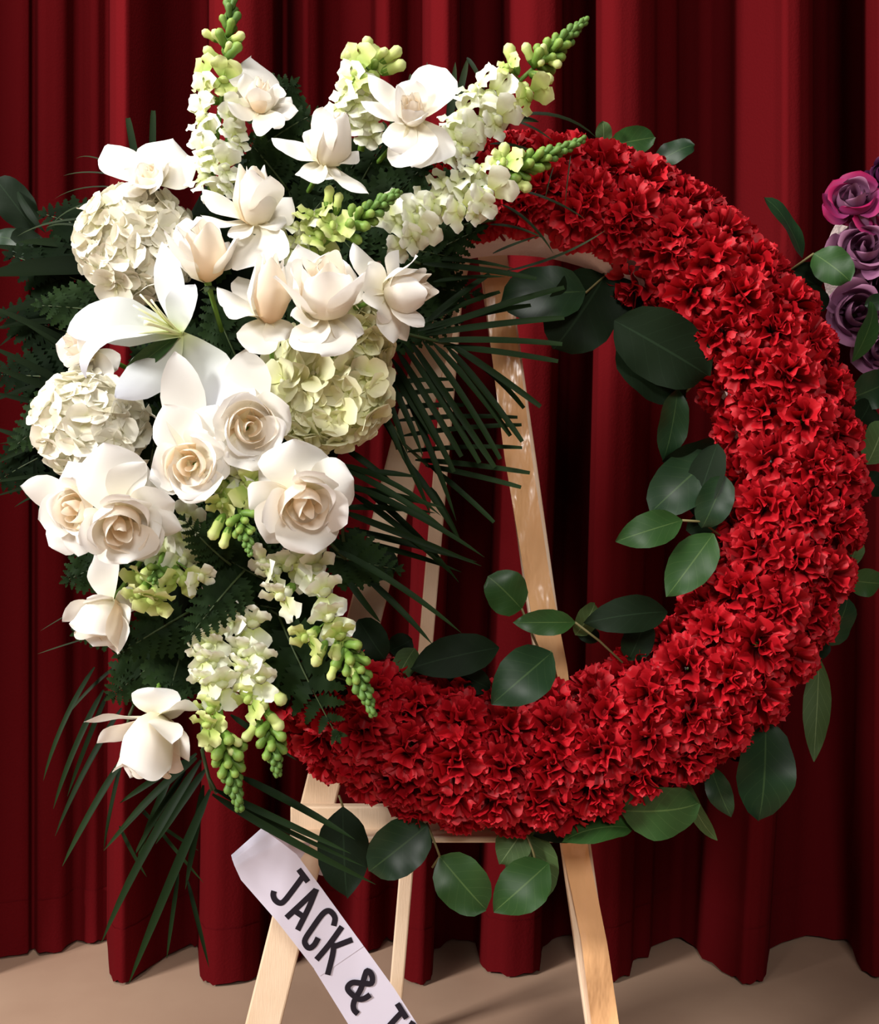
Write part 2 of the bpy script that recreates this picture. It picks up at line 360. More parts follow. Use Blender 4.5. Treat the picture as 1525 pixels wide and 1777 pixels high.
glyphs = [
 [(528, 365), (595, 455)], [(562, 412), (490, 510), (425, 592), (392, 606), (360, 585), (346, 550), (352, 520)],
 [(652, 512), (560, 600), (440, 712)], [(655, 505), (600, 640), (520, 800)], [(500, 662), (555, 700)],
 [(778, 770), (788, 715), (765, 675), (735, 662), (695, 690), (630, 780), (575, 865), (578, 905), (605, 928), (640, 905), (668, 855)],
 [(838, 775), (745, 905), (655, 1012)], [(912, 868), (790, 915)], [(782, 890), (770, 980), (735, 1120)],
 [(952, 1400), (922, 1365), (925, 1310), (975, 1215), (1000, 1130), (1020, 1090), (1052, 1125), (1048, 1180), (985, 1180), (915, 1175), (880, 1205), (890, 1240), (950, 1290), (995, 1290), (1040, 1262)],
 [(1232, 1325), (1300, 1432)], [(1268, 1385), (1180, 1480), (1100, 1580)],
 [(1350, 1455), (1290, 1540)]]
LET = [0, 0, 1, 1, 1, 2, 3, 3, 3, 4, 5, 5, 6]; letters = {}
for g in glyphs:
    pts = [S(*p) for p in g]
    dense = []
    for k in range(len(pts)-1):
        for q in range(4):
            t = q/4
            p0 = pts[max(k-1, 0)]; p1 = pts[k]; p2 = pts[k+1]; p3 = pts[min(k+2, len(pts)-1)]
            dense.append(tuple(.5*(2*p1[c]+(p2[c]-p0[c])*t+(2*p0[c]-5*p1[c]+4*p2[c]-p3[c])*t*t+(3*p1[c]-p0[c]-3*p2[c]+p3[c])*t**3) for c in (0, 1)))
    dense.append(pts[-1])
    V = []; Fc = []; hw = 5.0; GK = glyphs.index(g)*.00004
    for k, p in enumerate(dense):
        q0 = dense[max(k-1, 0)]; q1 = dense[min(k+1, len(dense)-1)]; tx, ty = q1[0]-q0[0], q1[1]-q0[1]; l = math.hypot(tx, ty) or 1
        for s in (-1, 1): V.append(P(p[0]-s*ty/l*hw, p[1]+s*tx/l*hw, SY-.0003-GK-k*.000012, False))
    for k in range(len(dense)-1): Fc.append((2*k, 2*k+1, 2*k+3, 2*k+2))
    letters.setdefault(LET[glyphs.index(g)], []).append((V, Fc, [(0, 0)]*len(V)))
for k in sorted(letters):
    V, Fc, UV = merge(letters[k]); mesh_obj('letter', V, Fc, M['ink'], sash, smooth=False, org=SO)

# ------------------------------------------------------------------ carnations
def make_carn(seed):
    rnd = random.Random(seed); inner = []; outer = []
    n = 24
    for k in range(n):
        t = (k+.5)/n; az = k*2.39996+rnd.uniform(-.3, .3); el = (t**.7)*1.7+rnd.uniform(-.12, .12)          # angle from the axis
        d = Vector((math.sin(el)*math.cos(az), math.sin(el)*math.sin(az), math.cos(el)))
        Ln = .0385*(.92+.14*rnd.random())*(1-.08*math.cos(el)); base = Vector((0, 0, .003))+d*.005
        nr = Vector((-math.cos(el)*math.cos(az), -math.cos(el)*math.sin(az), math.sin(el)))
        nr = Matrix.Rotation(rnd.uniform(-1.1, 1.1)*(1.15-t), 3, d) @ nr
        w = .046*(.8+.35*rnd.random())*(.72+.4*t)
        V, Fc, UV = blade(base, base+d*Ln, nr, w, 'carn', bow=-.15, curl=rnd.uniform(.3, 1.1), vc=.5, k0=rnd.uniform(.5, 1.0), k1=rnd.uniform(.1, .7), nu=16, nv=8)
        a0 = rnd.random()*6.28; fq = rnd.uniform(1.1, 2.1); am = rnd.uniform(.0042, .0068); a1 = rnd.random()*6.28
        nn = (nr-d*nr.dot(d)).normalized()
        for q in range(len(V)):
            u, v = UV[q]; rf_ = am*(math.sin(u*fq*6.283+a0)+.22*math.sin(u*fq*2.3*6.283+a1))*max(0, v-.3)*1.4
            V[q] = Vector(V[q])+nn*rf_+d*(.0012*((q*7) % 3-1)*(1 if v > .99 else 0)-.004*(2*u-1)**2*v*v)
        (outer if k >= n-8 else inner).append((V, Fc, UV))
    src = []
    V, Fc, UV = merge(inner); src.append(('petal_cluster', V, Fc, UV, M['carn']))
    for V, Fc, UV in outer: src.append(('petal', V, Fc, UV, M['carn']))
    V, Fc, UV = tube([(0, 0, -.022), (0, 0, -.010), (0, 0, -.001)], [.004, .006, .007], 7); src.append(('calyx', V, Fc, UV, M['stem']))
    out = []
    for nm, V, Fc, UV, m in src:
        me = bpy.data.meshes.new(nm); me.from_pydata([tuple(v) for v in V], [], Fc)
        l = me.uv_layers.new(name='uv'); idx = np.empty(len(me.loops), dtype=np.int32); me.loops.foreach_get('vertex_index', idx)
        l.data.foreach_set('uv', np.asarray(UV, dtype=np.float32)[idx].ravel())
        me.polygons.foreach_set('use_smooth', [True]*len(me.polygons)); me.materials.append(m); out.append((nm, me))
    return out
CA, CB = .052, .052
CARN = [make_carn(s) for s in (3, 11, 29, 41)]
rows = [('outer edge row', 8), ('outer front row', 47), ('middle row', 88), ('inner front row', 130), ('inner edge row', 170)]
rnd = random.Random(5); seen = set()
for ri, (rn, phi) in enumerate(rows):
    f = math.radians(phi); rr = RMAJ+.066*math.cos(f)
    step = .0585/rr; a = math.radians(-13)+(ri % 2)*step/2; n = int(math.radians(242)/step); step = math.radians(242)/n
    for k in range(n):
        ang = a+k*step+rnd.uniform(-.012, .012); deg = math.degrees(ang)
        if ri == 4 and deg < 33: continue
        ff = f+rnd.uniform(-.09, .09)-(.28 if ri == 3 and deg < 36 else 0)
        nrm = TILT @ Vector((math.sin(ang)*math.cos(ff)/CA, -math.sin(ff)/CB, math.cos(ang)*math.cos(ff)/CA)).normalized()
        pos = ring_pt(ang, RMAJ+CA*math.cos(ff), -CB*math.sin(ff))
        mk = int(round((deg % 360)/6)) % 60
        lab = 'ruffled red carnation in the %s of the wreath at the %d-minute clock mark' % (rn, mk)
        if lab in seen: lab = 'ruffled red carnation in the %s of the wreath just past the %d-minute clock mark' % (rn, mk)
        seen.add(lab)
        root = thing('red_carnation', lab, 'carnation', None, 'red carnations covering the wreath ring', TM(pos, frame(nrm, (rnd.uniform(-1, 1), .1, rnd.uniform(-1, 1))), rnd.uniform(.98, 1.12)))
        for nm, me in CARN[rnd.randrange(4)]:
            o = bpy.data.objects.new(nm, me); C.objects.link(o); o.parent = root

# ------------------------------------------------------------------ roses
def bud_petal(R, H, op, phi, span, lip, seed):
    nu, nv = 12, 10; V = []; UV = []; Fc = []
    for j in range(nv):
        v = j/(nv-1); pr = np.interp(v, [0, .12, .42, .75, 1], [.22, .68, 1, .5+.5*op, op])
        sp = span*np.interp(v, [0, .5, .82, .94, 1], [.9, 1, .86, .62, .34])
        for i in range(nu+1):
            u = -1+2*i/nu; a = phi+u*sp; r = R*pr*(1+.11*u)
            if v > .8: r += R*lip*((v-.8)/.2)**2*(1-.3*abs(u))
            z = H*v*(1-.10*u*u)*(1+.02*math.sin(seed+3*a)*v)-R*.25*lip*max(0, v-.9)/.1
            V.append(Vector((r*math.cos(a), r*math.sin(a), z))); UV.append((i/nu, v))
    m = nu+1
    for j in range(nv-1):
        for i in range(nu): a0 = j*m+i; Fc.append((a0, a0+1, a0+m+1, a0+m))
    return V, Fc, UV
def rose(label, c, y, ax, R, H, op, petals, mat='rose', matin='rosein', stem=None, group='white roses in the spray', name='white_rose', cat='rose', seed=0, mid=3):
    rnd = random.Random(seed+int(c[0]*7+c[1]))
    base = P(c[0], c[1], y); axis = Vector((ax[0], -ax[2], ax[1])).normalized()
    root = thing(name, label, cat, base, group)
    Rm, Hm = PL(R, y), PL(H, y); fr = frame(axis, (0.2, 0, 1) if abs(axis.z) < .9 else (1, 0, 0))
    K = 7; ph0 = rnd.random()*6.28
    for k in range(K):
        rk = [1, .97, .9, .76, .58, .4, .22][k]; hk = ([.92, .97, 1, .99, .97, .95, .92] if H > 70 else [.84, .9, .95, .99, 1.02, 1.05, 1.06])[k]
        V, Fc, UV = bud_petal(Rm*rk, Hm*hk, op*(1 if k < 3 else .96), ph0+k*2.2, (1.25 if k < 3 else 1.7), [.22, .16, .1, .05, .03, 0, 0][k]*(1.4 if op > .8 else .8), k+seed)
        V = [fr @ v for v in V]
        mesh_obj('petal', V, Fc, M[mat] if k < 2 else M[matin], root, UV)
    for q in petals:
        tx, ty, w = q[:3]; dy = q[3] if len(q) > 3 else 0; bow = q[4] if len(q) > 4 else .35; curl = q[5] if len(q) > 5 else .5
        k0 = q[6] if len(q) > 6 else rnd.uniform(.6, 1.0); k1 = q[7] if len(q) > 7 else rnd.uniform(-1.3, -.6)
        tip = P(tx, ty, y+dy); b = base+axis*Hm*.06
        dirn = (tip-b).normalized(); b = b+dirn*Rm*.12
        n = axis*1.0+CAM*.45; n = Matrix.Rotation(rnd.uniform(-.35, .35), 3, dirn) @ n
        V, Fc, UV = blade(b, tip, n, PL(w, y), 'rose' if rnd.random() < .85 else 'round', bow=-bow, curl=curl+.25, vc=.62, k0=k0, k1=k1, wave=.09, wf=1.3, ph=rnd.random()*6, nu=10, nv=14)
        mesh_obj('petal', V, Fc, M[mat], root, UV, org=base)
    if H > 80 and op < .7: mid = 1
    for k in range(mid):
        a = ph0+.7+k*6.28318/mid+rnd.uniform(-.25, .25); rd = fr @ Vector((math.cos(a), math.sin(a), 0)); fl = rnd.uniform(1.15, 1.5)*(.8+.4*op)
        tip = base+axis*Hm*rnd.uniform(.72, .95)+rd*Rm*fl; b = base+axis*Hm*.04+rd*Rm*.3
        V, Fc, UV = blade(b, tip, -rd+axis*.3, Rm*rnd.uniform(1.6, 2.0), 'rose', bow=-.5, curl=rnd.uniform(.6, 1.2), vc=.65, k0=1.0, k1=rnd.uniform(-.7, .1), wave=.08, wf=1.3, ph=rnd.random()*6, nu=10, nv=14)
        mesh_obj('petal', V, Fc, M[mat], root, UV, org=base)
    # sepals and stem
    for k in range(5 if axis.z > -.5 else 0):
        a = k*1.2566; d = fr @ Vector((math.cos(a), math.sin(a), -.9)); V, Fc, UV = blade(base-axis*.002, base+d*Rm*.4, -axis, Rm*.25, 'leaf', bow=.3, nu=2, nv=5)
        mesh_obj('sepal', V, Fc, M['dstem'], root, UV, org=base)
    if stem: s = P(*stem)
    else: s = base-axis*.05; s.y = max(s.y, min(base.y+.06, -.02))
    V, Fc, UV = tube(curve(base-axis*.001, s, (0, 0, 0), 5), [.0045, .003, .003, .003, .003], 6); mesh_obj('stem', V, Fc, M['stem'], root, UV, org=base)
    return root
R = rose
R('open white rose at the top beside the tallest snapdragon', (452, 196), -.15, (.1, .7, .6), 26, 60, .7,
  [(436, 100, 95, .02, .2, .3), (392, 148, 70, 0, .3, .3), (518, 192, 52, -.01, .5, .8), (505, 168, 50, .02, .4, .6), (474, 222, 60, -.05, .4, .3), (396, 180, 52, -.03, .5, .3), (470, 140, 70, .03)])
R('pinkish white rose at the upper left corner of the spray', (266, 322), -.13, (-.1, .5, .8), 26, 40, .8,
  [(184, 252, 84, .02, .35, .3), (300, 240, 105, .03, .3, .4), (342, 282, 70, -.01, .4, .4), (200, 330, 42, -.02, .3, .3), (232, 322, 60, -.04, .3, .2), (278, 290, 90, -.03, .5, .3)])
R('white rose with a tall closed bud above the pink tinged bud', (443, 392), -.2, (0, .93, .35), 40, 104, .55,
  [(350, 328, 60, -.01, .4, .5), (348, 374, 48, -.02, .5, .4), (507, 345, 80, .01, .5, .6), (497, 385, 60, -.01), (449, 462, 112, -.03, .5, .2, .3, -.3), (400, 412, 40, -.02)])
R('tulip shaped white rose bud with a pink tinged heart', (360, 488), -.2, (-.05, .88, .45), 44, 104, .72,
  [(308, 400, 62, .0, .5, .4), (398, 420, 62, .0, .5, .4), (326, 378, 70, .02, .4, .3), (345, 376, 74, .02, .4, .5), (312, 450, 40, -.02, .5, .2)])
R('loosely opened white rose at the top between two snapdragon spikes', (716, 212), -.19, (-.05, .35, .9), 26, 60, .75,
  [(772, 118, 92, -.02, .3, .3, .8, -.2), (732, 132, 84, 0, .3, .3), (638, 130, 52, -.01, .3, .8), (626, 176, 38, 0, .3, .4), (712, 288, 96, -.03, .5, .3, .5, -.5), (762, 282, 92, -.02, .5, .3, .5, -.5), (676, 258, 64, -.02, .5, .4), (690, 150, 44, -.06, .5, .3)], stem=(640, 300, -.06))
R('white rose with a winged petal pointing left near the top centre', (560, 288), -.2, (.36, .87, .3), 38, 100, .5,
  [(471, 240, 58, -.01, .3, .6), (522, 308, 70, -.02, .5, .3), (640, 336, 50, -.02, .4, .5), (543, 222, 60, .02), (622, 262, 50, .0, .5, .4), (580, 312, 46, -.02, .5, .3)], stem=(525, 350, -.06))
R('beige white rose tucked behind the left lily petals', (165, 612), -.12, (-.6, .3, .65), 32, 56, .7,
  [(117, 575, 62, 0), (119, 632, 58, 0), (176, 668, 60, -.02), (140, 560, 60, .02), (205, 640, 50, -.01)])
R('cream white rose facing forward with a tight spiral heart', (338, 806), -.215, (-.1, -.12, 1), 48, 40, .92,
  [(304, 610, 78, -.005, .3, .2, .7, -.3), (284, 702, 90, -.01, .4, .3), (378, 702, 84, 0, .4, .3), (396, 785, 85, -.01, .4, .4), (259, 832, 78, -.01, .4, .3), (318, 858, 96, -.01, .4, .3), (370, 840, 80, -.01, .4, .3)])
R('cream white rose facing right beside the spiral hearted rose', (428, 742), -.205, (.4, -.05, .9), 48, 44, .92,
  [(428, 606, 88, 0, .3, .2, .7, -.2), (392, 660, 80, .0, .4, .3), (484, 695, 66, 0, .4, .5), (489, 768, 76, -.01, .4, .5), (372, 742, 64, -.02, .4, .3), (442, 800, 90, -.01, .4, .4)])
R('white rose with a petal pointing far left at the lower left', (146, 882), -.19, (-.35, -.1, .9), 42, 46, .9,
  [(37, 842, 72, .01, .3, .4), (88, 950, 78, .01, .4, .4), (135, 966, 66, 0, .4, .4), (118, 800, 92, .01, .4, .3), (80, 880, 70, 0, .4, .3), (172, 940, 80, -.01)])
R('largest white rose at the lower left overlapping its neighbour', (206, 898), -.225, (.35, -.5, .8), 50, 60, .9,
  [(180, 768, 125, -.01, .4, .3), (252, 802, 100, 0, .4, .3), (304, 872, 92, 0, .4, .4), (316, 918, 66, .01, .4, .4), (222, 978, 120, -.01, .4, .3), (158, 930, 90, -.01, .4, .3), (275, 935, 90, 0, .4, .3)])
R('white rose turned downward at the left with one petal raised', (198, 1040), -.18, (-.32, -.9, .25), 40, 84, 1.15,
  [(163, 963, 82, -.01, .3, .3), (108, 1078, 66, 0, .4, .6), (238, 1040, 60, .0), (163, 1122, 90, -.02, .3, .6), (204, 1136, 70, -.01, .3, .5), (222, 1090, 62, -.01), (150, 1040, 60, -.03)], mid=0)
R('wide open white rose beside the dark palm blades', (522, 858), -.22, (.35, -.55, .8), 50, 64, .9,
  [(508, 762, 135, .0, .4, .2), (614, 832, 100, 0, .4, .4), (432, 882, 92, 0, .4, .3), (545, 962, 120, -.01, .4, .4), (603, 908, 90, -.01, .4, .4), (462, 942, 104, 0, .4, .3), (448, 815, 80, .01, .4, .3)])
R('white rose bud with a long petal sweeping to the lower left', (466, 560), -.21, (.1, .88, .45), 38, 122, .5,
  [(376, 500, 66, -.01, .3, .4), (384, 524, 80, -.02, -.1, -.2), (432, 612, 76, -.02, .4, .3, .3, -.2), (495, 590, 60, -.01), (415, 480, 60, .02)])
R('large cream rose above the pale green hydrangea', (566, 552), -.23, (.0, .82, .6), 54, 112, .8,
  [(518, 424, 88, .0, .4, .3), (556, 616, 120, -.03, .45, .4, .4, -.4), (632, 580, 72, -.01, .4, .3), (604, 460, 96, .02, .4, .3), (504, 548, 70, -.02, .4, .4), (520, 590, 80, -.02, .5, .4)])
R('white rose with its bud pointing right beside the palm', (668, 512), -.2, (.92, .12, .35), 40, 92, .6,
  [(612, 422, 60, -.01, .4, .5), (640, 460, 70, -.03, .7, .3), (692, 434, 54, .01, .4, .4), (682, 596, 54, -.01, .4, .4), (706, 592, 48, .01, .3, .4), (736, 566, 46, -.02, .5, .5), (655, 540, 70, -.03, .6, .3)])
R('white rose hanging low at the bottom left on a bare stem', (270, 1236), -.18, (-.14, -.96, .2), 46, 112, 1.2,
  [(268, 1194, 92, -.01, .3, .2), (146, 1252, 66, 0, .3, .5), (168, 1290, 62, -.01, .3, .5), (346, 1232, 92, 0, .4, .3), (328, 1322, 70, 0, .4, .7), (225, 1350, 66, -.02, .2, .6), (300, 1290, 56, -.07, .4, .3)], stem=(285, 1120, -.06), mid=0)

# ------------------------------------------------------------------ lily
def P3(t): return P(t[0], t[1], t[2])
lc = (313, 580, -.19); lb = P3(lc)
lily = thing('white_lily', 'open white lily with six recurved petals and pale stamens', 'lily', lb)
for tx, ty, dy, w, bow, curl, k0, k1, *nn in [
  (281, 420, .02, 62, .25, .3, .8, .4), (337, 494, -.01, 64, .5, 1.1, .9, .2), (118, 578, -.02, 104, .35, 1.15, .4, -.1, (0, -.88, .45)),
  (150, 656, -.05, 56, .6, 1.8, .6, -.2, (0, -.6, .8)), (200, 690, -.02, 98, .4, .3, -.3, -.6), (392, 712, -.02, 100, .4, .3, -.4, -.5)]:
    V, Fc, UV = blade(lb, P(tx, ty, lc[2]+dy), Vector(nn[0]) if nn else CAM+Vector((-.25, 0, .15)), PL(w, lc[2]), 'lily', bow=-bow if curl < 1 else bow*.5, curl=curl, vc=.55, k0=k0, k1=k1, wave=.06, wf=2, nu=8, nv=18)
    mesh_obj('petal', V, Fc, M['lily'], lily, UV, org=lb)
for tx, ty in [(232, 580), (243, 511), (231, 530), (240, 548), (262, 520)]:
    e = P(tx, ty, lc[2]-.04); V, Fc, UV = tube(curve(lb, e, (0, -.012, 0), 7), [.0022, .002, .0017, .0015, .0013, .0012, .0012], 5); mesh_obj('stamen', V, Fc, M['stamen'], lily, UV, org=lb)
e = P(250, 560, lc[2]-.045); V, Fc, UV = tube(curve(lb, e, (0, -.012, 0), 7), [.003, .0025, .002, .002, .002, .0028, .003], 6); mesh_obj('pistil', V, Fc, M['stamen'], lily, UV, org=lb)
V, Fc, UV = blade(lb, P(205, 668, lc[2]+.02), CAM, PL(30), 'leaf', bow=.3, k0=.6, nu=4, nv=8); mesh_obj('leaf', V, Fc, M['leafb'], lily, UV, org=lb)

# ------------------------------------------------------------------ hydrangeas
def data(V, Fc, UV, m, nm):
    o = mesh_obj(nm, V, Fc, m, None, UV); me = o.data; bpy.data.objects.remove(o); return me
def hyd_src(mat, seed):
    r = random.Random(seed); out = []
    for k in range(4):
        V, Fc, UV = blade((0, .001, 0), (0, .0185, .004), (0, 0, 1), .021, 'hyd', bow=r.uniform(-.35, .1), curl=r.uniform(-.2, .5), k0=r.uniform(.0, .6), wave=.08, wf=1.2, ph=r.random()*6, nu=6, nv=9)
        out.append(data(V, Fc, UV, M[mat], 'petal'))
    V, Fc, UV = tube([(0, 0, -.018), (0, 0, -.002), (0, 0, .0015)], [.0009, .001, .0022], 6); eye = data(V, Fc, UV, M['hydg'], 'floret')
    return out, eye
def hydrangea(label, c, y, rx, ry, rz, n, mat, seed):
    r = random.Random(seed); pet, eye = hyd_src(mat, seed); ctr = P(c[0], c[1], y)
    root = thing('hydrangea_head', label, 'hydrangea', ctr, 'hydrangea heads in the spray')
    ex, ez_, ey = PL(rx, y)-.010, PL(ry, y)-.010, PL(rz, y)-.008
    V, Fc, UV = tube([ctr, ctr+Vector((0, .05, -.01))], .004, 6); mesh_obj('stem', V, Fc, M['stem'], root, UV, org=ctr)
    for k in range(n):
        t = (k+.5)/n; cz = 1-1.25*t; sz = math.sqrt(max(0, 1-cz*cz)); az = k*2.39996
        d = Vector((sz*math.cos(az), -cz, sz*math.sin(az)))
        j = 1+r.uniform(-.10, .07); p = Vector((d.x*ex*j, d.y*ey*j, d.z*ez_*j))
        nn = (Vector((d.x/ex, d.y/ey, d.z/ez_)).normalized()+Vector((r.uniform(-.28, .28), r.uniform(-.2, .2), r.uniform(-.28, .28)))).normalized()
        f = bpy.data.objects.new('floret', eye); C.objects.link(f); f.parent = root; f.matrix_basis = TM(p, frame(nn, (r.uniform(-1, 1), r.uniform(-.3, .3), r.uniform(-1, 1))), r.uniform(1.1, 1.55))
        for q in range(4):
            o = bpy.data.objects.new('petal', pet[r.randrange(4)]); C.objects.link(o); o.parent = f
            o.matrix_basis = Matrix.Rotation(q*1.5708+r.uniform(-.12, .12), 4, 'Z') @ Matrix.Rotation(r.uniform(-.25, .2), 4, 'X')
hydrangea('ivory hydrangea head at the upper left above the lily', (240, 428), -.10, 106, 104, 80, 74, 'hyd', 1)
hydrangea('white hydrangea head at the left below the lily', (158, 738), -.13, 100, 92, 75, 66, 'hyd', 2)
hydrangea('large pale green hydrangea head below the cream rose', (568, 672), -.135, 112, 114, 80, 84, 'hydg', 3)
hydrangea('small pale green hydrangea head under the right pointing rose', (628, 590), -.13, 54, 72, 50, 30, 'hydg', 4)

# ------------------------------------------------------------------ snapdragons
def snap_src(mat, seed):
    r = random.Random(seed)
    V, Fc, UV = tube([(0, 0, 0), (0, 0, .22), (0, 0, .44)], [.10, .18, .10], 8); tb = data(V, Fc, UV, M[mat], 'floret')
    up = merge([blade((s*.07, .1, .4), (s*.34, .62, .56), (0, -.3, 1), .58, 'lip', bow=-.4, curl=.9, vc=.5, k0=.3, k1=-.3, wave=.24, wf=1.9, ph=r.random()*6, nu=5, nv=7) for s in (-1, 1)])
    lo = [blade((s*.1, -.08, .42), (s*.44, -.36, .60), (0, .5, 1), .46, 'lip', bow=-.4, curl=.8, k0=-.2, k1=-.5, wave=.24, wf=1.8, ph=r.random()*6, nu=5, nv=7) for s in (-1, 1)]
    lo.append(blade((0, -.12, .42), (0, -.58, .56), (0, .5, 1), .42, 'lip', bow=-.4, curl=.8, k0=-.2, k1=-.5, wave=.24, wf=1.8, ph=r.random()*6, nu=5, nv=7))
    pv = []; pf = []; pu = []
    for i in range(6):
        la = math.pi*i/5
        for j in range(8): lo_ = 6.283*j/8; pv.append(Vector((.19*math.sin(la)*math.cos(lo_), -.04+.12*math.sin(la)*math.sin(lo_), .42+.12*math.cos(la)))); pu.append((.5, .3))
    for i in range(5):
        for j in range(8): pf.append((i*8+j, i*8+(j+1) % 8, (i+1)*8+(j+1) % 8, (i+1)*8+j))
    lo.append((pv, pf, pu)); low = merge(lo)
    V, Fc, UV = tube([(0, 0, -.14), (0, 0, -.04), (0, 0, .14)], [.03, .13, .15], 6, cap=False); cal = data(V, Fc, UV, M['stem'], 'calyx')
    return dict(tube=tb, upper_lip=data(*up, M[mat], 'upper_lip'), lower_lip=data(*low, M[mat], 'lower_lip'), calyx=cal)
SN = {'w': snap_src('snap', 1), 'g': snap_src('snapg', 2)}
def bud_data(m):
    prof_ = [(0, .07), (.1, .16), (.35, .21), (.55, .19), (.78, .24), (.93, .16), (1, .02)]
    V, Fc, UV = tube([(0, .06*z*z, z) for z, r in prof_], [r for z, r in prof_], 7); return data(V, Fc, UV, M[m], 'bud')
BUD = [bud_data('snapg'), bud_data('bud'), bud_data('budtip')]
V, Fc, UV = tube([(0, 0, -.12), (0, 0, 0), (0, 0, .28)], [.05, .15, .21], 6, cap=False); BCAL = data(V, Fc, UV, M['stem'], 'calyx')
def snapdragon(label, b, t, florets, buds, bt=.62, nb=26, sag=(0, 0, 0), seed=0, bl=1.0):
    """b, t: base and tip (px, py, y); florets: (px, py, size px, kind, dy); buds: explicit big buds (px, py, size)"""
    r = random.Random(seed); B = P(*b); T = P(*t); pts = curve(B, T, sag, 12)
    root = thing('snapdragon_spike', label, 'snapdragon', B, 'white snapdragon spikes in the spray')
    V, Fc, UV = tube(pts, [.0042-.0025*i/11 for i in range(12)], 7); mesh_obj('stem', V, Fc, M['stem'], root, UV, org=B)
    ax = (T-B).normalized()
    def stem_at(q):
        x = q*11; i = min(10, int(x)); return pts[i].lerp(pts[i+1], x-i)
    def nearest(p):
        best = min(range(45), key=lambda i: (stem_at(i/44)-p).length); return max(0, best/44-.03)
    for f in florets:
        px, py, sz = f[:3]; kind = f[3] if len(f) > 3 else 'w'; dy = f[4] if len(f) > 4 else None
        q = nearest(P(px, py, b[2])); s0 = stem_at(q); y0 = s0.y
        tgt = P(px, py, y0-LEAN*(s0.z-CZ)+(dy if dy is not None else -.012-.010*r.random()))
        d = tgt-s0
        if d.length < .012: d = d+CAM*.014
        zd = (d.normalized()+CAM*.25).normalized(); s = PL(sz, b[2])*1.22
        fo = bpy.data.objects.new('floret', SN[kind]['tube']); C.objects.link(fo); fo.parent = root
        loc = tgt-zd*s*.5-B
        fo.matrix_basis = TM(loc, frame(zd, ax+CAM*.1) @ Matrix.Rotation(r.uniform(-.3, .3), 3, 'Z'), s)
        for nm in ('upper_lip', 'lower_lip', 'calyx'):
            o = bpy.data.objects.new(nm, SN[kind][nm]); C.objects.link(o); o.parent = fo
        V, Fc, UV = tube([s0-B, loc], .0011, 4); mesh_obj('pedicel', V, Fc, M['stem'], root, UV)
    for px, py, sz in buds:
        p = P(px, py, b[2]); q = nearest(p); s0 = stem_at(q); tgt = P(px, py, s0.y-LEAN*(s0.z-CZ)-.006); d = (tgt-s0)
        ln = PL(sz, b[2]); zd = (d.normalized()+ax*.35).normalized()
        o = bpy.data.objects.new('bud', BUD[0]); C.objects.link(o); o.parent = root; o.matrix_basis = TM(tgt-zd*ln*.55-B, frame(zd, ax), ln)
        c = bpy.data.objects.new('calyx', BCAL); C.objects.link(c); c.parent = o
    for k in range(nb):
        q = bt+(1-bt)*(k/(nb-1))**.85*.985; az = k*2.39996+seed; s0 = stem_at(q); g = (q-bt)/(1-bt)
        R3 = frame(ax, (0, 0, 1) if abs(ax.z) < .9 else (1, 0, 0)); rad = R3 @ Vector((math.cos(az), math.sin(az), 0))
        zd = (rad*(1-.6*g)+ax*(.55+.9*g)).normalized(); ln = (.0225-.0125*g)*bl*(.9+.2*r.random())
        o = bpy.data.objects.new('bud', BUD[1 if g < .45 else 2]); C.objects.link(o); o.parent = root; o.matrix_basis = TM(s0-B, frame(zd, ax), ln)
    return root
SD = snapdragon
SD('tallest white snapdragon spike reaching the top edge of the picture', (366, 330, -.14), (404, -14, -.15),
   [(352, 132, 46, 'g'), (388, 136, 44, 'g'), (350, 166, 50), (345, 200, 50), (352, 236, 52), (346, 262, 46), (366, 272, 44), (406, 218, 48), (412, 240, 42), (404, 196, 40), (350, 302, 54), (392, 288, 42), (398, 318, 40), (376, 340, 40)],
   [(364, 62, 34), (380, 66, 38), (412, 66, 36), (368, 96, 42), (396, 84, 30)], bt=.66, nb=20, seed=1, bl=1.25)
SD('short white snapdragon spike behind the loose top rose', (626, 262, -.12), (652, 96, -.17),
   [(617, 122, 56, 'g'), (650, 126, 52, 'g'), (600, 150, 54), (586, 178, 54), (622, 168, 52), (612, 204, 54), (640, 200, 50), (640, 226, 48)],
   [(640, 84, 44), (680, 96, 46), (686, 118, 46), (662, 96, 36), (614, 102, 42)], bt=.8, nb=10, seed=2)
SD('white snapdragon spike pointing up right highest above the wreath', (770, 262, -.12), (1008, 42, -.15),
   [(820, 148, 60), (852, 158, 58), (922, 166, 50, 'g'), (792, 196, 54), (836, 212, 56), (868, 208, 52), (800, 236, 54), (790, 258, 50), (812, 262, 44), (780, 228, 44), (880, 112, 30, 'g')],
   [(886, 98, 50), (916, 92, 40), (944, 88, 30), (962, 110, 34), (942, 136, 46), (905, 150, 34), (936, 110, 30)], bt=.66, nb=30, seed=3, bl=1.2)
SD('white snapdragon spike overlapping the top of the red ring', (690, 388, -.15), (1004, 246, -.19),
   [(776, 310, 54), (808, 322, 52), (828, 286, 50), (852, 338, 58), (804, 366, 56), (832, 366, 40), (762, 364, 54), (730, 380, 56), (696, 378, 54), (726, 408, 54), (702, 424, 50), (664, 366, 50), (875, 278, 40, 'g'), (745, 340, 46)],
   [(872, 268, 46), (900, 274, 36), (905, 322, 44), (860, 300, 32)], bt=.6, nb=34, seed=4, bl=1.15)
SD('yellow green snapdragon spike in the middle above the cream rose', (520, 450, -.17), (684, 338, -.22),
   [(540, 366, 48, 'g'), (516, 386, 50), (556, 404, 52, 'g'), (548, 436, 50, 'g'), (505, 412, 44), (580, 388, 44, 'g'), (510, 440, 40)],
   [(570, 340, 40), (586, 350, 36), (600, 388, 40), (612, 376, 34)], bt=.45, nb=30, seed=5, bl=1.2)
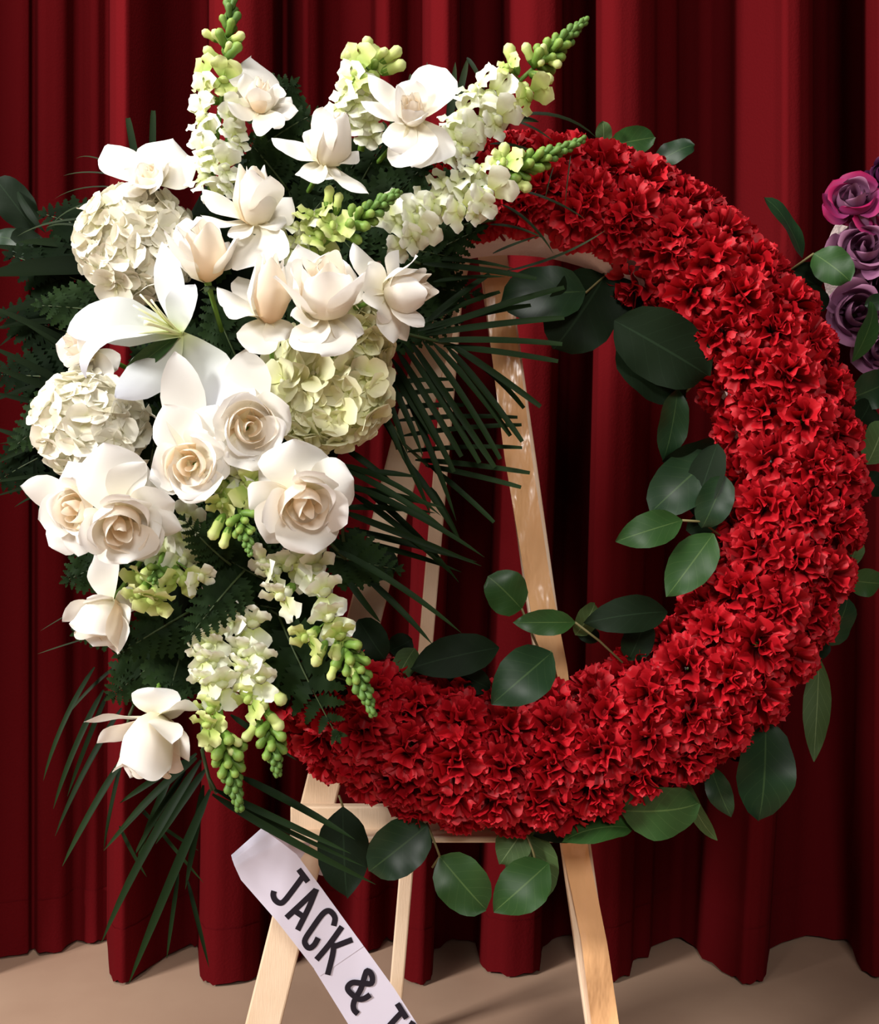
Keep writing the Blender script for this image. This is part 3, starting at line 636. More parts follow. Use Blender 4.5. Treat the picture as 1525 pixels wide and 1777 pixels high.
SD('snapdragon spike pointing forward beside the raised petal rose', (290, 935, -.15), (270, 1004, -.21),
   [(266, 952, 56), (304, 944, 54), (318, 978, 52), (328, 898, 50), (316, 1012, 56, 'g'), (242, 1010, 54, 'g'), (266, 1046, 54, 'g'), (240, 1036, 44, 'g'), (290, 968, 44), (324, 930, 44), (350, 1005, 40)],
   [(262, 1002, 26), (282, 1008, 26)], bt=.7, nb=8, seed=6)
SD('snapdragon spike with a green curled tip between two open roses', (400, 815, -.18), (432, 955, -.235),
   [(400, 822, 54), (376, 852, 52, 'g'), (436, 844, 54, 'g'), (446, 806, 50), (424, 792, 46), (384, 832, 44), (418, 830, 44), (380, 880, 40, 'g')],
   [(374, 918, 46), (390, 936, 38), (414, 920, 30), (426, 932, 28)], bt=.55, nb=22, seed=7, bl=.95)
SD('snapdragon spike hanging toward the lower right over the red ring', (512, 965, -.16), (642, 1230, -.2),
   [(454, 980, 56), (498, 988, 58), (552, 988, 58), (484, 1040, 56), (566, 1030, 54), (572, 1076, 54), (526, 976, 46), (468, 1000, 46), (592, 1108, 48, 'g'), (528, 1112, 50, 'g'), (544, 962, 46)],
   [(552, 1138, 44), (584, 1130, 40), (606, 1146, 36), (576, 1166, 34), (612, 1164, 30)], bt=.62, nb=32, seed=8, bl=1.2, sag=(.004, 0, .006))
SD('left snapdragon spike of the pair hanging at the bottom of the spray', (366, 1090, -.16), (414, 1394, -.19),
   [(358, 1126, 52), (366, 1160, 54), (386, 1192, 54), (346, 1146, 42), (352, 1186, 42), (362, 1236, 48, 'g'), (372, 1108, 44), (356, 1262, 44, 'g')],
   [(372, 1264, 40), (408, 1284, 34), (366, 1290, 34), (400, 1300, 30)], bt=.6, nb=34, seed=9, bl=1.3, sag=(-.004, 0, 0))
SD('right snapdragon spike of the pair hanging at the bottom of the spray', (440, 1070, -.15), (480, 1334, -.18),
   [(410, 1096, 54), (438, 1086, 52), (418, 1136, 52), (450, 1148, 48), (452, 1182, 46), (428, 1218, 50, 'g'), (412, 1164, 46), (400, 1070, 46)],
   [(480, 1206, 50), (457, 1216, 40), (478, 1252, 46), (434, 1270, 42)], bt=.7, nb=22, seed=10, bl=1.2)

# ------------------------------------------------------------------ broad leaves on sprigs
def sprig(label, leaves, stems=(), group='broad leaf sprigs around the ring', cat='leaf sprig'):
    """leaves: (base px, tip px, width px, y base, y tip, material, roll, bow, curl, prof)"""
    b0 = leaves[0]; B = P(b0[0], b0[1], b0[5]); root = thing('leaf_sprig', label, cat, B, group)
    for q in leaves:
        bx, by, tx, ty, w, yb, yt, m = q[:8]; roll = q[8] if len(q) > 8 else 0; bow = q[9] if len(q) > 9 else .25; curl = q[10] if len(q) > 10 else .3; pf = q[11] if len(q) > 11 else 'oval'
        a = P(bx, by, yb); e = P(tx, ty, yt); ax = (e-a).normalized(); n = Matrix.Rotation(roll, 3, ax) @ CAM
        V, Fc, UV = blade(a, e, n, PL(w, yb), pf, bow=bow, curl=curl, vc=.6, k0=.4, k1=.1, wave=.11, wf=1.6, ph=bx, nu=8, nv=14)
        mesh_obj('leaf', V, Fc, M[m], root, UV, org=B)
    for s in stems:
        V, Fc, UV = tube([P(*p) for p in s], .0016, 5); mesh_obj('stem', V, Fc, M['twig'], root, UV, org=B)
SP = sprig
SP('three light leaves peeking over the top of the red ring', [(1047, 256, 1046, 210, 30, .02, .0, 'leafp'), (1058, 252, 1136, 238, 50, .03, .02, 'leafb', .3), (1136, 285, 1205, 252, 48, .04, .03, 'leaf', -.4)], [[(1090, 300, .04), (1047, 256, .02)], [(1100, 300, .04), (1140, 284, .04)]])
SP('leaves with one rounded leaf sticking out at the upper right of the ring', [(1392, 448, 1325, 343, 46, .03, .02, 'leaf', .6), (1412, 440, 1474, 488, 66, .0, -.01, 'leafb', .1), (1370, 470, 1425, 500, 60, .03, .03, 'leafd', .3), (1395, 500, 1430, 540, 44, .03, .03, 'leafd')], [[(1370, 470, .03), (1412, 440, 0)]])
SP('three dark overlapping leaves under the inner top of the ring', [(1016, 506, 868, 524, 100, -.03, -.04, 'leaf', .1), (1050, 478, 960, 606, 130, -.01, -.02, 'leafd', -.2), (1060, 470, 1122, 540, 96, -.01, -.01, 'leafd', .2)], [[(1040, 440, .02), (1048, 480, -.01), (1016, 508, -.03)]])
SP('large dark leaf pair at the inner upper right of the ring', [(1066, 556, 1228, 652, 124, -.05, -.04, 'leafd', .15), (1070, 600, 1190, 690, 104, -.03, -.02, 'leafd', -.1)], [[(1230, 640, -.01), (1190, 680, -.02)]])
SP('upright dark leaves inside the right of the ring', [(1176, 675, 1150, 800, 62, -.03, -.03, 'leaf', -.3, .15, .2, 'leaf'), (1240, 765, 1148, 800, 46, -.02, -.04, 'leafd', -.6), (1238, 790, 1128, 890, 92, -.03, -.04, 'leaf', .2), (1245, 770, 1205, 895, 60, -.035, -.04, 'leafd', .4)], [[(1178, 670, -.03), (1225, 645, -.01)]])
SP('fresh green leaf cluster pointing left inside the right of the ring', [(1184, 903, 1068, 940, 64, -.06, -.07, 'leafb', .2, .2, .3, 'leaf'), (1258, 826, 1218, 916, 62, -.05, -.05, 'leaf', .1), (1238, 926, 1156, 1036, 78, -.05, -.06, 'leafb', .2, .2, .3, 'leaf'), (1190, 920, 1245, 900, 40, -.03, -.03, 'leafd')], [[(1184, 903, -.06), (1218, 905, -.05), (1250, 930, -.03)]])
SP('leaf pair across the satin ribbon inside the lower ring', [(905, 1057, 846, 1000, 78, -.05, -.06, 'leafb', .3), (998, 1080, 890, 1080, 46, -.05, -.06, 'leafb', .1, .3, .3, 'leaf'), (998, 1102, 1032, 1046, 46, -.03, -.03, 'leafp', .4), (1000, 1090, 1040, 1110, 30, -.02, -.02, 'leafd')], [[(905, 1056, -.05), (925, 1105, -.03), (955, 1170, -.02)], [(998, 1080, -.05), (1040, 1112, -.03), (1080, 1150, -.03)]])
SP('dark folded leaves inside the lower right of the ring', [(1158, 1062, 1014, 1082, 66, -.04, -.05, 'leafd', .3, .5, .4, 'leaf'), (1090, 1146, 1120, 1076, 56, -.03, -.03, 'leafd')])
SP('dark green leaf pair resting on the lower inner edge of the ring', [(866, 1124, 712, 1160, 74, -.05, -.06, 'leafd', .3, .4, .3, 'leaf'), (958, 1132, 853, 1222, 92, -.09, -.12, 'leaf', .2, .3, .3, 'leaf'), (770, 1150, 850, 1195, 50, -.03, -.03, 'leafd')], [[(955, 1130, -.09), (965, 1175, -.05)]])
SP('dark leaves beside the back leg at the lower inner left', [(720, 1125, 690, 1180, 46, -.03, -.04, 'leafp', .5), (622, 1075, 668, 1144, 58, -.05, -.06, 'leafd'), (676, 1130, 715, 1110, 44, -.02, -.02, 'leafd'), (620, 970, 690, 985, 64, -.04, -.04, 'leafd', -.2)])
SP('single dark leaf hanging in front of the cross bar', [(595, 1400, 602, 1558, 92, -.0, -.02, 'leafd', .1, .15, .2, 'leaf')], [[(588, 1380, .0), (595, 1400, .0)]])
SP('glossy leaf pair below the ring left of centre', [(742, 1432, 640, 1512, 88, -.02, -.04, 'leaf', .2), (763, 1486, 843, 1578, 86, -.02, -.03, 'leafb', -.1), (745, 1440, 700, 1480, 50, .01, .01, 'leafd')], [[(740, 1428, -.01), (757, 1470, -.02), (763, 1486, -.02)], [(763, 1486, -.02), (750, 1505, -.01)]])
SP('pale backed leaves drooping from the bottom of the ring', [(912, 1436, 867, 1500, 62, .0, -.01, 'leafp', .3, .2, .3, 'leaf'), (916, 1440, 930, 1560, 90, .01, .01, 'leafp', .1), (952, 1498, 857, 1582, 84, -.01, -.03, 'leafb', .3, .3, .3, 'leaf')], [[(910, 1440, -.01), (925, 1478, -.012), (931, 1500, -.012)]])
SP('curled leaves and one broad glossy leaf below the lower right ring', [(1076, 1406, 1212, 1394, 98, -.03, -.05, 'leafb', .2, .3, .3), (1098, 1438, 974, 1462, 58, -.02, -.03, 'leafb', .9, .6, .2, 'leaf'), (1046, 1410, 925, 1450, 56, .01, .0, 'leafd', .2, .3, .3, 'leaf'), (1085, 1400, 1150, 1360, 60, -.01, -.01, 'leaf', .3)], [[(1070, 1390, -.01), (1085, 1410, -.02), (1098, 1438, -.02)]])
SP('two narrow twisted leaves hanging below the lower right ring', [(1178, 1338, 1245, 1458, 36, -.01, -.02, 'leafp', .7, .3, .3, 'leaf'), (1232, 1328, 1269, 1418, 44, -.01, -.02, 'leaf', .4, .3, .3, 'leaf')])
SP('large dark oval leaf hanging at the lower right of the ring', [(1328, 1247, 1316, 1424, 104, -.01, -.03, 'leaf', -.15, .15, .2), (1300, 1290, 1262, 1312, 36, .01, .01, 'leafd')], [[(1320, 1235, .0), (1328, 1250, -.01)], [(1300, 1295, .0), (1268, 1312, .0)]])
SP('long narrow leaf hanging at the far right below a dark leaf', [(1421, 1140, 1412, 1322, 46, .02, .0, 'leafp', .5, -.3, .4, 'leaf'), (1398, 1140, 1438, 1116, 34, .02, .02, 'leafd'), (1430, 1120, 1470, 1036, 60, .02, .02, 'leaf', .4)])
SP('light leaves at the right edge beyond the ring', [(1470, 1006, 1530, 1012, 50, .02, .02, 'leafb', .2), (1470, 985, 1488, 930, 34, .03, .03, 'leafp', .2)])
SP('greyish leaves at the right edge beside the widest part of the ring', [(1504, 806, 1532, 730, 60, .03, .03, 'leafp', .1), (1490, 830, 1540, 850, 44, .04, .04, 'leafd'), (1476, 752, 1510, 696, 60, .05, .05, 'leafd', .2), (1478, 690, 1545, 660, 68, .05, .05, 'leaf', .2)])

# ------------------------------------------------------------------ neighbouring arrangement at the right edge
NG = 'purple roses at the right edge'
def prose(label, c, R_, H_, ax, petals, mat, matin, y=.10): rose(label, c, y, ax, R_*1.12, H_, .85, [(a, b_, w_*1.35) for a, b_, w_ in petals], mat, matin, None, NG, 'purple_rose')
prose('magenta edged rose highest at the right edge', (1478, 358), 32, 45, (-.3, .4, .9), [(1428, 372, 46), (1446, 312, 50), (1492, 302, 50), (1512, 345, 50), (1468, 392, 50), (1440, 340, 44)], 'pink', 'mauve')
prose('bright magenta rose cut off by the right picture edge', (1536, 382), 34, 45, (-.2, .2, .9), [(1496, 360, 46), (1510, 410, 50), (1515, 325, 50), (1540, 320, 50)], 'pink', 'pink')
prose('pale mauve rose under the magenta rose at the right edge', (1496, 442), 36, 48, (-.2, .2, .9), [(1448, 420, 56), (1480, 388, 60), (1525, 410, 60), (1462, 476, 50), (1520, 480, 50)], 'mauve', 'mauve')
prose('dusky mauve rose touching the ring at the right edge', (1482, 546), 36, 46, (-.1, .0, .9), [(1442, 520, 50), (1450, 500, 56), (1515, 502, 60), (1510, 560, 50), (1478, 590, 50), (1446, 565, 40)], 'mauve', 'mauve')
prose('pale lilac rose wedged between two mauve roses at the right edge', (1534, 500), 36, 46, (-.3, .1, .9), [(1490, 500, 46), (1505, 465, 46), (1500, 535, 46)], 'mauve', 'mauve', .13)
prose('lilac rose behind the folded leaf at the right edge', (1532, 610), 34, 46, (-.3, .1, .9), [(1488, 620, 46), (1500, 575, 50), (1510, 650, 46)], 'mauve', 'mauve')
prose('dark purple bloom cut off at the upper right edge', (1534, 308), 22, 30, (-.2, .2, .9), [(1506, 310, 30), (1512, 290, 30), (1520, 330, 30)], 'purple', 'purple', .12)
SP('folded leaf in front of the lilac rose at the right edge', [(1478, 628, 1512, 520, 46, .05, .05, 'leafb', .5, .3, .4, 'leaf'), (1500, 530, 1540, 520, 30, .05, .05, 'leaf')], group='leaves at the right edge')
V = []; Fc = []; nA = 40
for i in range(nA):
    a = 6.28318*i/nA
    for rr, yy in ((96, .15), (128, .15), (128, .18), (96, .18)): V.append(P(1556+rr*math.sin(a), 468-rr*math.cos(a)*1.12, yy))
for i in range(nA):
    for j in range(4): Fc.append((i*4+j, i*4+(j+1) % 4, ((i+1) % nA)*4+(j+1) % 4, ((i+1) % nA)*4+j))
o = mesh_obj('foam_ring', V, Fc, M['foam'], smooth=False); tag(o, 'white foam ring edge behind the purple roses', 'foam ring')

# ------------------------------------------------------------------ ferns
def pinna_data(seed, mt='fern'):
    n = 22; V = []; UV = []; Fc = []
    for j in range(n):
        v = j/(n-1); w = np.interp(v, [0, .08, .3, .6, .85, 1], [.05, .24, .29, .22, .12, .005])*(1.0 if j % 3 else .58)*(1+.1*math.sin(j+seed))
        for i, u in enumerate((-1, 0, 1)):
            V.append(Vector((u*w, v+(.03*abs(u) if j % 3 == 1 else 0), .12*w*abs(u)-.12*v*v+.02*math.sin(v*9+seed)))); UV.append((i/2, v))
    for j in range(n-1):
        for i in range(2): a0 = j*3+i; Fc.append((a0, a0+1, a0+4, a0+3))
    return data(V, Fc, UV, M[mt], 'leaflet')
PIN = [pinna_data(s) for s in (0, 2, 5)]; PIND = [pinna_data(s, 'fernd') for s in (0, 2, 5)]
def fern(label, b, t, W, n=8, yb=-.1, yt=-.12, sag=0.0, roll=0.0, seed=0, group='leatherleaf fern fronds in the spray', PIN=PIN):
    r = random.Random(seed+int(b[0]+t[1])); B = P(b[0], b[1], yb); T = P(t[0], t[1], yt); ax = (T-B).normalized()
    nrm = Matrix.Rotation(roll, 3, ax) @ (CAM-ax*CAM.dot(ax)).normalized(); side = ax.cross(nrm)
    pts = curve(B, T, nrm*.012+side*sag, 10); root = thing('fern_frond', label, 'fern', B, group)
    V, Fc, UV = tube(pts, [.0016-.001*i/9 for i in range(10)], 5); mesh_obj('stem', V, Fc, M['dstem'], root, UV, org=B)
    Wm = PL(W, yb)
    for k in range(n):
        q = .12+.8*k/(n-1); i = min(8, int(q*9)); p = pts[i].lerp(pts[i+1], q*9-i); ln = Wm*(1-.78*((q-.12)/.8)**1.2)*(.92+.16*r.random())
        for s in (-1, 1):
            d = (side*s+ax*(.55+.35*q)).normalized(); nn = (nrm+side*r.uniform(-.25, .25)+ax*r.uniform(-.2, .2))
            o = bpy.data.objects.new('leaflet', PIN[r.randrange(3)]); C.objects.link(o); o.parent = root
            z = (nn-d*nn.dot(d)).normalized(); x = d.cross(z); Rm = Matrix(((x.x, d.x, z.x), (x.y, d.y, z.y), (x.z, d.z, z.z)))
            o.matrix_basis = TM(p-B, Rm, ln)
    o = bpy.data.objects.new('leaflet', PIN[0]); C.objects.link(o); o.parent = root
    z = nrm; x = ax.cross(z); o.matrix_basis = TM(pts[-2]-B, Matrix(((x.x, ax.x, z.x), (x.y, ax.y, z.y), (x.z, ax.z, z.z))), Wm*.3)
FN = fern
FN('fern frond pointing right beside the open top rose', (440, 270), (560, 192), 62, yb=-.09, yt=-.12)
FN('fern frond pointing up left under the open top rose', (500, 330), (418, 230), 60, yb=-.1, yt=-.13)
FN('fern frond between the closed bud rose and the winged rose', (520, 400), (610, 300), 80, yb=-.09, yt=-.1)
FN('fern frond in the dark hollow below the loose top rose', (640, 400), (745, 280), 80, yb=-.08, yt=-.09)
FN('fern frond under the snapdragon that overlaps the ring', (700, 470), (840, 395), 74, yb=-.07, yt=-.09)
FN('fern frond above the right pointing rose', (650, 430), (800, 450), 70, yb=-.08, yt=-.09)
FN('fern frond poking out left beside the lily', (200, 545), (60, 530), 70, yb=-.06, yt=-.08)
FN('fern frond between the lily and the pink tinged bud', (420, 640), (360, 500), 66, yb=-.1, yt=-.11)
FN('fern frond hanging below the left hydrangea edge', (140, 700), (20, 780), 70, yb=-.04, yt=-.06)
FN('fern frond showing beside the snapdragon near the largest rose', (400, 980), (312, 892), 50, yb=-.17, yt=-.2)
FN('fern frond pointing down left from the middle of the lower spray', (424, 990), (320, 1118), 66, n=8, yb=-.16, yt=-.2)
FN('fern frond behind the curled snapdragon tip', (470, 1010), (362, 950), 70, yb=-.14, yt=-.15)
FN('fern frond spreading left below the raised petal rose', (330, 1060), (198, 1140), 70, yb=-.15, yt=-.17)
FN('long fern frond hanging over the lower left of the red ring', (484, 1070), (592, 1290), 92, n=7, yb=-.14, yt=-.16)
FN('fern frond under the wide open rose pointing right', (560, 960), (700, 990), 66, yb=-.1, yt=-.1)
FN('fern frond hanging between the bottom rose and the snapdragon pair', (320, 1120), (290, 1240), 72, yb=-.12, yt=-.13)
FN('dark fern frond behind the raised petal rose', (230, 960), (110, 1010), 70, yb=-.1, yt=-.1)
FN('dark fern frond at the left below the raised petal rose', (230, 1060), (130, 1100), 66, yb=-.09, yt=-.09)
FN('fern frond behind the hanging snapdragon spike', (470, 1060), (600, 1120), 80, yb=-.1, yt=-.11)
FN('fern frond at the left above the low hanging rose', (300, 1130), (190, 1210), 80, yb=-.09, yt=-.09)
FN('fern frond beside the right snapdragon of the bottom pair', (440, 1120), (520, 1220), 76, yb=-.1, yt=-.12)
FN('fern frond in the shade below the loose top rose pointing up', (610, 350), (690, 215), 84, yb=-.07, yt=-.09)
FN('fern frond in the shade left of the snapdragon on the ring', (660, 350), (775, 255), 80, yb=-.06, yt=-.08)
FN('fern frond behind the stem of the winged top rose', (560, 380), (640, 250), 84, yb=-.06, yt=-.08)
FN('fern frond behind the petals of the right pointing rose', (690, 500), (835, 512), 72, yb=-.03, yt=-.04)
FN('fern frond behind the fan of palm blades', (650, 560), (800, 560), 72, yb=-.02, yt=-.02)
LG = 'dark fern fronds at the left edge'
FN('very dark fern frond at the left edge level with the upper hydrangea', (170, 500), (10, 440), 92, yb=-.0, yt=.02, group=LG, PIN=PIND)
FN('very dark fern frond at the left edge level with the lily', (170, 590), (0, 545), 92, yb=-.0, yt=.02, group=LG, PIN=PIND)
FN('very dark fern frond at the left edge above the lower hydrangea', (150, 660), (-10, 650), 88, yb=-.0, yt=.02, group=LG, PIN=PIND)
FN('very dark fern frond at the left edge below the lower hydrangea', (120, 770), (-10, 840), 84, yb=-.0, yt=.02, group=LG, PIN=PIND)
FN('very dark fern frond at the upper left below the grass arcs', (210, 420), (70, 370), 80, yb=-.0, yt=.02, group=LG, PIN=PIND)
rf = random.Random(9)
for k in range(42):
    px = rf.uniform(220, 560); py = 230+k*36+rf.uniform(-20, 20)
    px = np.interp(py, [230, 500, 800, 1150], [520, 420, 350, 360])+rf.uniform(-110, 110)
    if k >= 26:                    # along the hidden left arc of the foam ring
        an = math.radians(226+(k-26)*8.2); px = 887+486*math.sin(an); py = 824-486*math.cos(an)
        if py > 1130: px += 20
    a = rf.uniform(0, 6.28); L = rf.uniform(110, 170)
    if k >= 26: px -= math.cos(a)*L*.5; py -= math.sin(a)*L*.5
    near = min([(443, 340, 'closed bud rose'), (570, 250, 'winged top rose'), (355, 430, 'pink tinged bud'), (560, 510, 'large cream rose'), (300, 570, 'lily'), (240, 428, 'upper left hydrangea'), (335, 800, 'spiral hearted rose'), (440, 740, 'right facing cream rose'), (520, 860, 'wide open rose'), (206, 890, 'largest lower left rose'), (280, 990, 'forward pointing snapdragon'), (400, 880, 'curled snapdragon tip'), (380, 1170, 'bottom snapdragon pair'), (510, 1010, 'lower right snapdragon')], key=lambda q: (q[0]-px)**2+(q[1]-py)**2)[2]
    fern('dark fern frond filling the hollow behind the '+near, (px, py), (px+math.cos(a)*L, py+math.sin(a)*L), 78, 8, -.075, -.085-rf.uniform(0, .02), seed=k, group='fern fronds hidden behind the white flowers')

# ------------------------------------------------------------------ palm blades
def palm(label, blades, rach, w=13, mat='palm', prof_='palm', group='palm fronds around the spray', name='palm_frond', cat='palm frond'):
    B = P(*rach[0]); root = thing(name, label, cat, B, group)
    V, Fc, UV = tube([P(*p) for p in rach], [.0022]*len(rach), 5); mesh_obj('stem', V, Fc, M['dstem'], root, UV, org=B)
    for q in blades:
        x0, y0, x1, y1 = q[:4]; d0 = q[4] if len(q) > 4 else rach[-1][2]; d1 = q[5] if len(q) > 5 else d0-.02; bw = q[6] if len(q) > 6 else .15; pf = q[7] if len(q) > 7 else prof_; ww = q[8] if len(q) > 8 else w
        a = P(x0, y0, d0); e = P(x1, y1, d1)
        nn = CAM+Vector((random.uniform(-.3, .3), 0, random.uniform(.1, .7)))
        V, Fc, UV = blade(a, e, nn, PL(ww, d0), pf, bow=bw, k0=.55, nu=2, nv=10); mesh_obj('leaflet', V, Fc, M[mat], root, UV, org=B)
PA = palm
def K(x, y): return (x/2.2426+600, y/2.2426+400)
def kb(lst, **kw): return [(*K(a, b), *K(c, d), *rest) for a, b, c, d, *rest in lst]
PA('palm frond fanning right over the inside of the ring', kb([
  (300, 400, 850, 222, -.08, -.09), (310, 405, 850, 340, -.08, -.10), (330, 430, 842, 443, -.08, -.11), (380, 450, 826, 510, -.08, -.11, .1), (280, 390, 720, 292, -.08, -.08), (320, 350, 560, 170, -.08, -.08), (260, 380, 600, 240, -.07, -.07),
  (400, 440, 758, 686, -.08, -.12, .2), (400, 445, 692, 692, -.08, -.1, .35), (390, 450, 686, 822, -.08, -.12, .2), (340, 440, 640, 800, -.08, -.11, .2), (300, 430, 600, 890, -.08, -.11, .2), (250, 430, 580, 922, -.08, -.11, .2), (220, 440, 520, 905, -.08, -.1, .2), (200, 470, 450, 880, -.08, -.1, .2), (180, 500, 420, 940, -.08, -.1, .2), (160, 530, 400, 890, -.08, -.1, .15)]),
  [(640, 560, -.1), (700, 578, -.085), (790, 600, -.08)], w=13, prof_='cut')
PA('light green palm blade cut off square below the ring top', kb([(300, 130, 742, 188, -.1, -.12, .15, 'cut', 12), (300, 110, 660, 150, -.09, -.1, .2), (340, 200, 620, 180, -.09, -.1)]), [(680, 440, -.08), (730, 458, -.1)], w=10)
PA('palm frond with level blades in front of the easel back leg', kb([
  (200, 690, 460, 680, -.04, -.04), (190, 742, 668, 728, -.04, -.05), (220, 800, 684, 757, -.04, -.05), (240, 862, 686, 846, -.06, -.08), (270, 893, 716, 944, -.06, -.09), (310, 915, 682, 1000, -.06, -.09), (330, 920, 576, 1136, -.06, -.08), (150, 650, 420, 620, -.04, -.04), (150, 600, 400, 580, -.04, -.04)], ), [(630, 660, -.06), (700, 770, -.05), (745, 810, -.06)], w=11, prof_='cut')
PA('palm frond of steep drooping blades below the pale green hydrangea', kb([
  (160, 560, 300, 880, -.09, -.1, .2), (130, 580, 240, 870, -.09, -.1, .2), (110, 640, 230, 900, -.09, -.1, .2), (200, 560, 430, 1130, -.07, -.08, .3), (120, 700, 330, 1110, -.07, -.08, .3), (220, 880, 440, 1200, -.07, -.08, .3), (330, 1000, 450, 1220, -.07, -.07, .2)]), [(640, 640, -.1), (665, 700, -.09), (690, 780, -.08)], w=13)
PA('palm frond sweeping right below the wide open rose', kb([
  (-20, 910, 370, 1110, -.12, -.13, .4), (-20, 920, 430, 1200, -.12, -.13, .4), (-10, 980, 540, 1272, -.12, -.14, .35), (-10, 1000, 380, 1080, -.11, -.12, .3), (-20, 1090, 528, 1306, -.11, -.13, .3), (-20, 1080, 350, 1100, -.1, -.1, .2), (0, 1160, 510, 1290, -.1, -.1, .2), (20, 1020, 400, 1330, -.1, -.1, .3), (0, 940, 280, 960, -.1, -.1, .3), (60, 1000, 440, 1370, -.09, -.09, .3), (-20, 1200, 450, 1330, -.09, -.09, .2), (0, 850, 200, 1000, -.1, -.1, .3)]), [(570, 800, -.13), (590, 860, -.12), (596, 940, -.11)], w=13)
PA('two long palm blades drooping toward the lower inner ring', [(575, 950, 800, 1098, -.12, -.14, .35), (628, 996, 750, 1118, -.1, -.12, .3), (600, 1000, 660, 1080, -.1, -.1, .5)], [(560, 930, -.13), (600, 970, -.12)], w=13)
def c7(x, y): return (x/2.542+50, y/2.542+1150)
def k7(lst): return [(*c7(a, b), *c7(c, d), *rest) for a, b, c, d, *rest in lst]
PA('palm frond of long dark blades hanging at the bottom left', k7([
  (760, 430, 320, 1236, -.1, -.12, .25, 'palm', 17), (800, 560, 440, 1418, -.1, -.12, .15, 'palm', 17), (740, 420, 400, 740, -.09, -.1, .25, 'palm', 15), (740, 400, 330, 830, -.08, -.09, .2, 'palm', 14), (690, 430, 400, 620, -.07, -.08, .2), (640, 470, 480, 860, -.07, -.08, .2), (770, 540, 690, 1000, -.09, -.1, -.15), (700, 960, 795, 1345, -.1, -.11, .1, 'palm', 8), (660, 930, 608, 1305, -.09, -.1, .1, 'palm', 8), (780, 470, 560, 800, -.09, -.1, .2, 'palm', 15), (690, 480, 460, 860, -.08, -.08, .1), (400, 720, 520, 945, -.08, -.08, .1, 'palm', 8)]),
  [(350, 1230, -.09), (352, 1310, -.1), (368, 1372, -.1)], w=13)
PA('palm frond of thin blades drooping at the far lower left', k7([
  (290, 20, 64, 520, -.07, -.1, .35, 'palm', 10), (330, 120, 108, 645, -.07, -.1, .3, 'palm', 11), (410, 200, 116, 765, -.07, -.1, .2, 'palm', 12), (440, 390, 148, 898, -.08, -.1, .15, 'palm', 14), (420, 400, 330, 825, -.07, -.08, .1, 'palm', 9), (350, 130, 170, 590, -.06, -.08, .2, 'palm', 9), (500, 640, 770, 970, -.06, -.06, .1, 'palm', 7), (500, 660, 750, 830, -.06, -.06, .1, 'palm', 7)]),
  [(270, 1130, -.07), (225, 1240, -.07), (210, 1310, -.08)], w=11)
PA('palm blades sweeping right across the paper sash and easel leg', k7([
  (930, 500, 1438, 780, -.12, -.14, .15, 'palm', 15), (820, 560, 1420, 842, -.12, -.14, .15, 'palm', 13), (810, 580, 1530, 978, -.13, -.15, .15, 'palm', 15), (900, 620, 1480, 900, -.11, -.13, .15, 'palm', 9), (890, 230, 1180, 430, -.14, -.15, .1, 'palm', 11)]),
  [(350, 1300, -.1), (362, 1350, -.11), (376, 1376, -.12)], w=13)
PA('palm frond of broad blades reaching left beside the lily', [
  (150, 690, -20, 600, -.03, -.05, .2, 'palm', 16), (150, 700, -20, 634, -.03, -.05, .2, 'palm', 15), (150, 720, -20, 680, -.03, -.04, .2, 'palm', 12), (160, 640, 40, 560, -.03, -.04, .2, 'palm', 12), (160, 660, 60, 570, -.03, -.04, .2, 'palm', 11), (120, 820, -20, 838, -.02, -.03, .1, 'palm', 9), (120, 830, -10, 862, -.02, -.03, .1, 'palm', 9), (140, 760, 0, 770, -.02, -.03, .1, 'palm', 10), (150, 610, -20, 530, -.02, -.03, .3, 'palm', 14), (120, 840, 25, 880, -.02, -.03, .3, 'palm', 7), (60, 800, 70, 900, -.02, -.02, .1, 'palm', 8), (160, 560, -20, 575, -.01, .0, .3, 'palm', 15), (150, 650, -20, 700, -.01, .0, .2, 'palm', 13), (140, 740, -20, 810, -.01, .0, .2, 'palm', 13), (130, 790, -20, 740, -.01, .0, .2, 'palm', 12)],
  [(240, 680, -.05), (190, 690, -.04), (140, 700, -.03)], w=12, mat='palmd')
PA('broad dark blades crossing the left picture edge above the lily', [
  (190, 465, -25, 478, .0, -.02, .15, 'palm', 48), (200, 440, 30, 420, .02, .0, .25, 'palm', 22), (200, 520, -25, 560, .0, -.01, .4, 'palm', 24), (160, 455, -30, 425, .03, .02, .1, 'palm', 16), (180, 500, 0, 600, .02, .02, .3, 'palm', 18), (220, 400, 60, 440, .02, .02, .3, 'palm', 16)],
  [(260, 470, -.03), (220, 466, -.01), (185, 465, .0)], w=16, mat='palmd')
PA('palm tips standing up behind the upper left rose', [(240, 300, 222, 205, -.05, -.05, .05, 'cut', 14), (264, 300, 266, 192, -.05, -.05, .05, 'cut', 13)], [(262, 360, -.05), (255, 320, -.05), (252, 296, -.05)])
GR = 'thin grass blades around the spray'
def grass(label, strands, anchor): palm(label, strands, anchor, 5, 'grass', 'palm', GR, 'lily_grass_bunch', 'lily grass bunch')  # bunches of lily grass, drawn with the palm blade builder
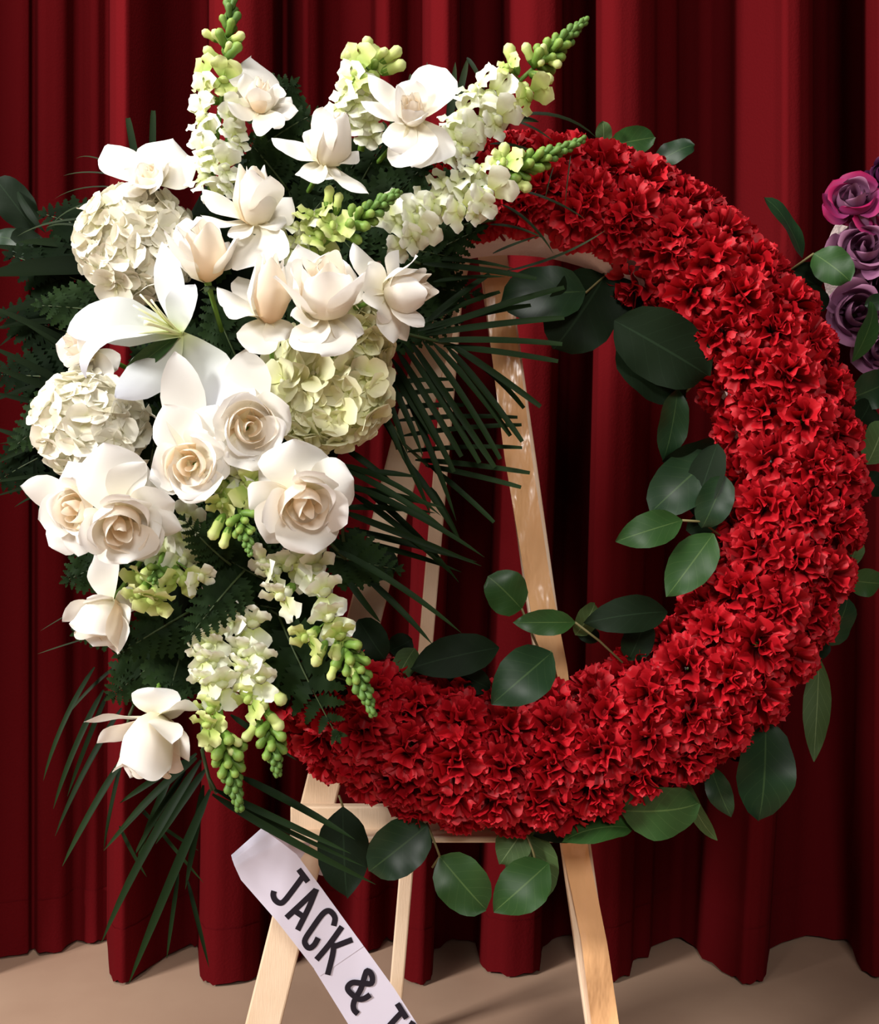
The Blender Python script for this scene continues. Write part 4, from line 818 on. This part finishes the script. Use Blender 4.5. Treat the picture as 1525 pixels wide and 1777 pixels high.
grass('thin grass blades arching left of the upper left hydrangea', [(220, 305, 132, 275, -.05, -.03, .6, 'palm', 4), (225, 310, 110, 305, -.05, -.03, .35, 'palm', 4), (230, 330, 95, 345, -.05, -.02, .4, 'palm', 4), (190, 380, 30, 410, -.04, -.02, .4, 'palm', 5), (160, 400, 80, 395, -.03, -.02, .5, 'palm', 6), (190, 350, 90, 390, -.03, -.02, .5, 'palm', 5)], [(300, 400, -.06), (230, 320, -.05)])
grass('dark grass blade arching over the top of the red ring', [(880, 210, 1036, 240, -.07, -.09, .75, 'palm', 9), (870, 215, 935, 212, -.07, -.09, .3, 'palm', 22), (850, 250, 950, 278, -.09, -.11, .5, 'palm', 7), (890, 210, 960, 245, -.08, -.1, .5, 'palm', 5)], [(800, 260, -.06), (870, 216, -.07)])
grass('looped grass blades standing behind the loose top rose', [(790, 190, 812, 100, -.06, -.06, .2, 'palm', 14), (810, 100, 842, 160, -.06, -.06, .5, 'palm', 9), (776, 230, 790, 108, -.06, -.06, .15, 'palm', 16), (742, 180, 741, 108, -.05, -.05, .1, 'palm', 9), (712, 160, 712, 128, -.05, -.05, .1, 'palm', 9)], [(770, 300, -.06), (785, 200, -.06)])
grass('grass strands trailing over the upper red carnations', [(870, 355, 960, 440, -.12, -.14, .4, 'palm', 8), (850, 390, 945, 415, -.1, -.12, .3, 'palm', 8), (855, 440, 940, 408, -.1, -.12, .1, 'palm', 7), (900, 330, 1015, 380, -.13, -.15, .3, 'palm', 6), (880, 470, 1050, 400, -.1, -.15, -.4, 'palm', 6), (960, 290, 945, 350, -.15, -.15, .3, 'palm', 2.5), (990, 270, 980, 360, -.15, -.15, .3, 'palm', 2.5)], [(760, 400, -.08), (860, 380, -.1)])
grass('faded grass strands trailing low at the left of the spray', [(170, 1040, 70, 1095, -.06, -.06, .1, 'palm', 3), (160, 1105, 65, 1135, -.06, -.06, .1, 'palm', 3), (210, 1150, 110, 1250, -.06, -.07, .35, 'palm', 7)], [(260, 1000, -.06), (200, 1060, -.06)])
# leaves of another arrangement at the left picture edge
SP('dark leaves at the left picture edge beside the upper palm', [(60, 400, -8, 310, 66, .06, .05, 'leafd', .2), (70, 410, 20, 440, 56, .05, .05, 'leafd'), (30, 330, 80, 405, 14, .05, .04, 'leafd', .2, .4, .2, 'leaf'), (90, 440, -10, 410, 50, .06, .05, 'leaf', .3)], group='leaves at the left edge')
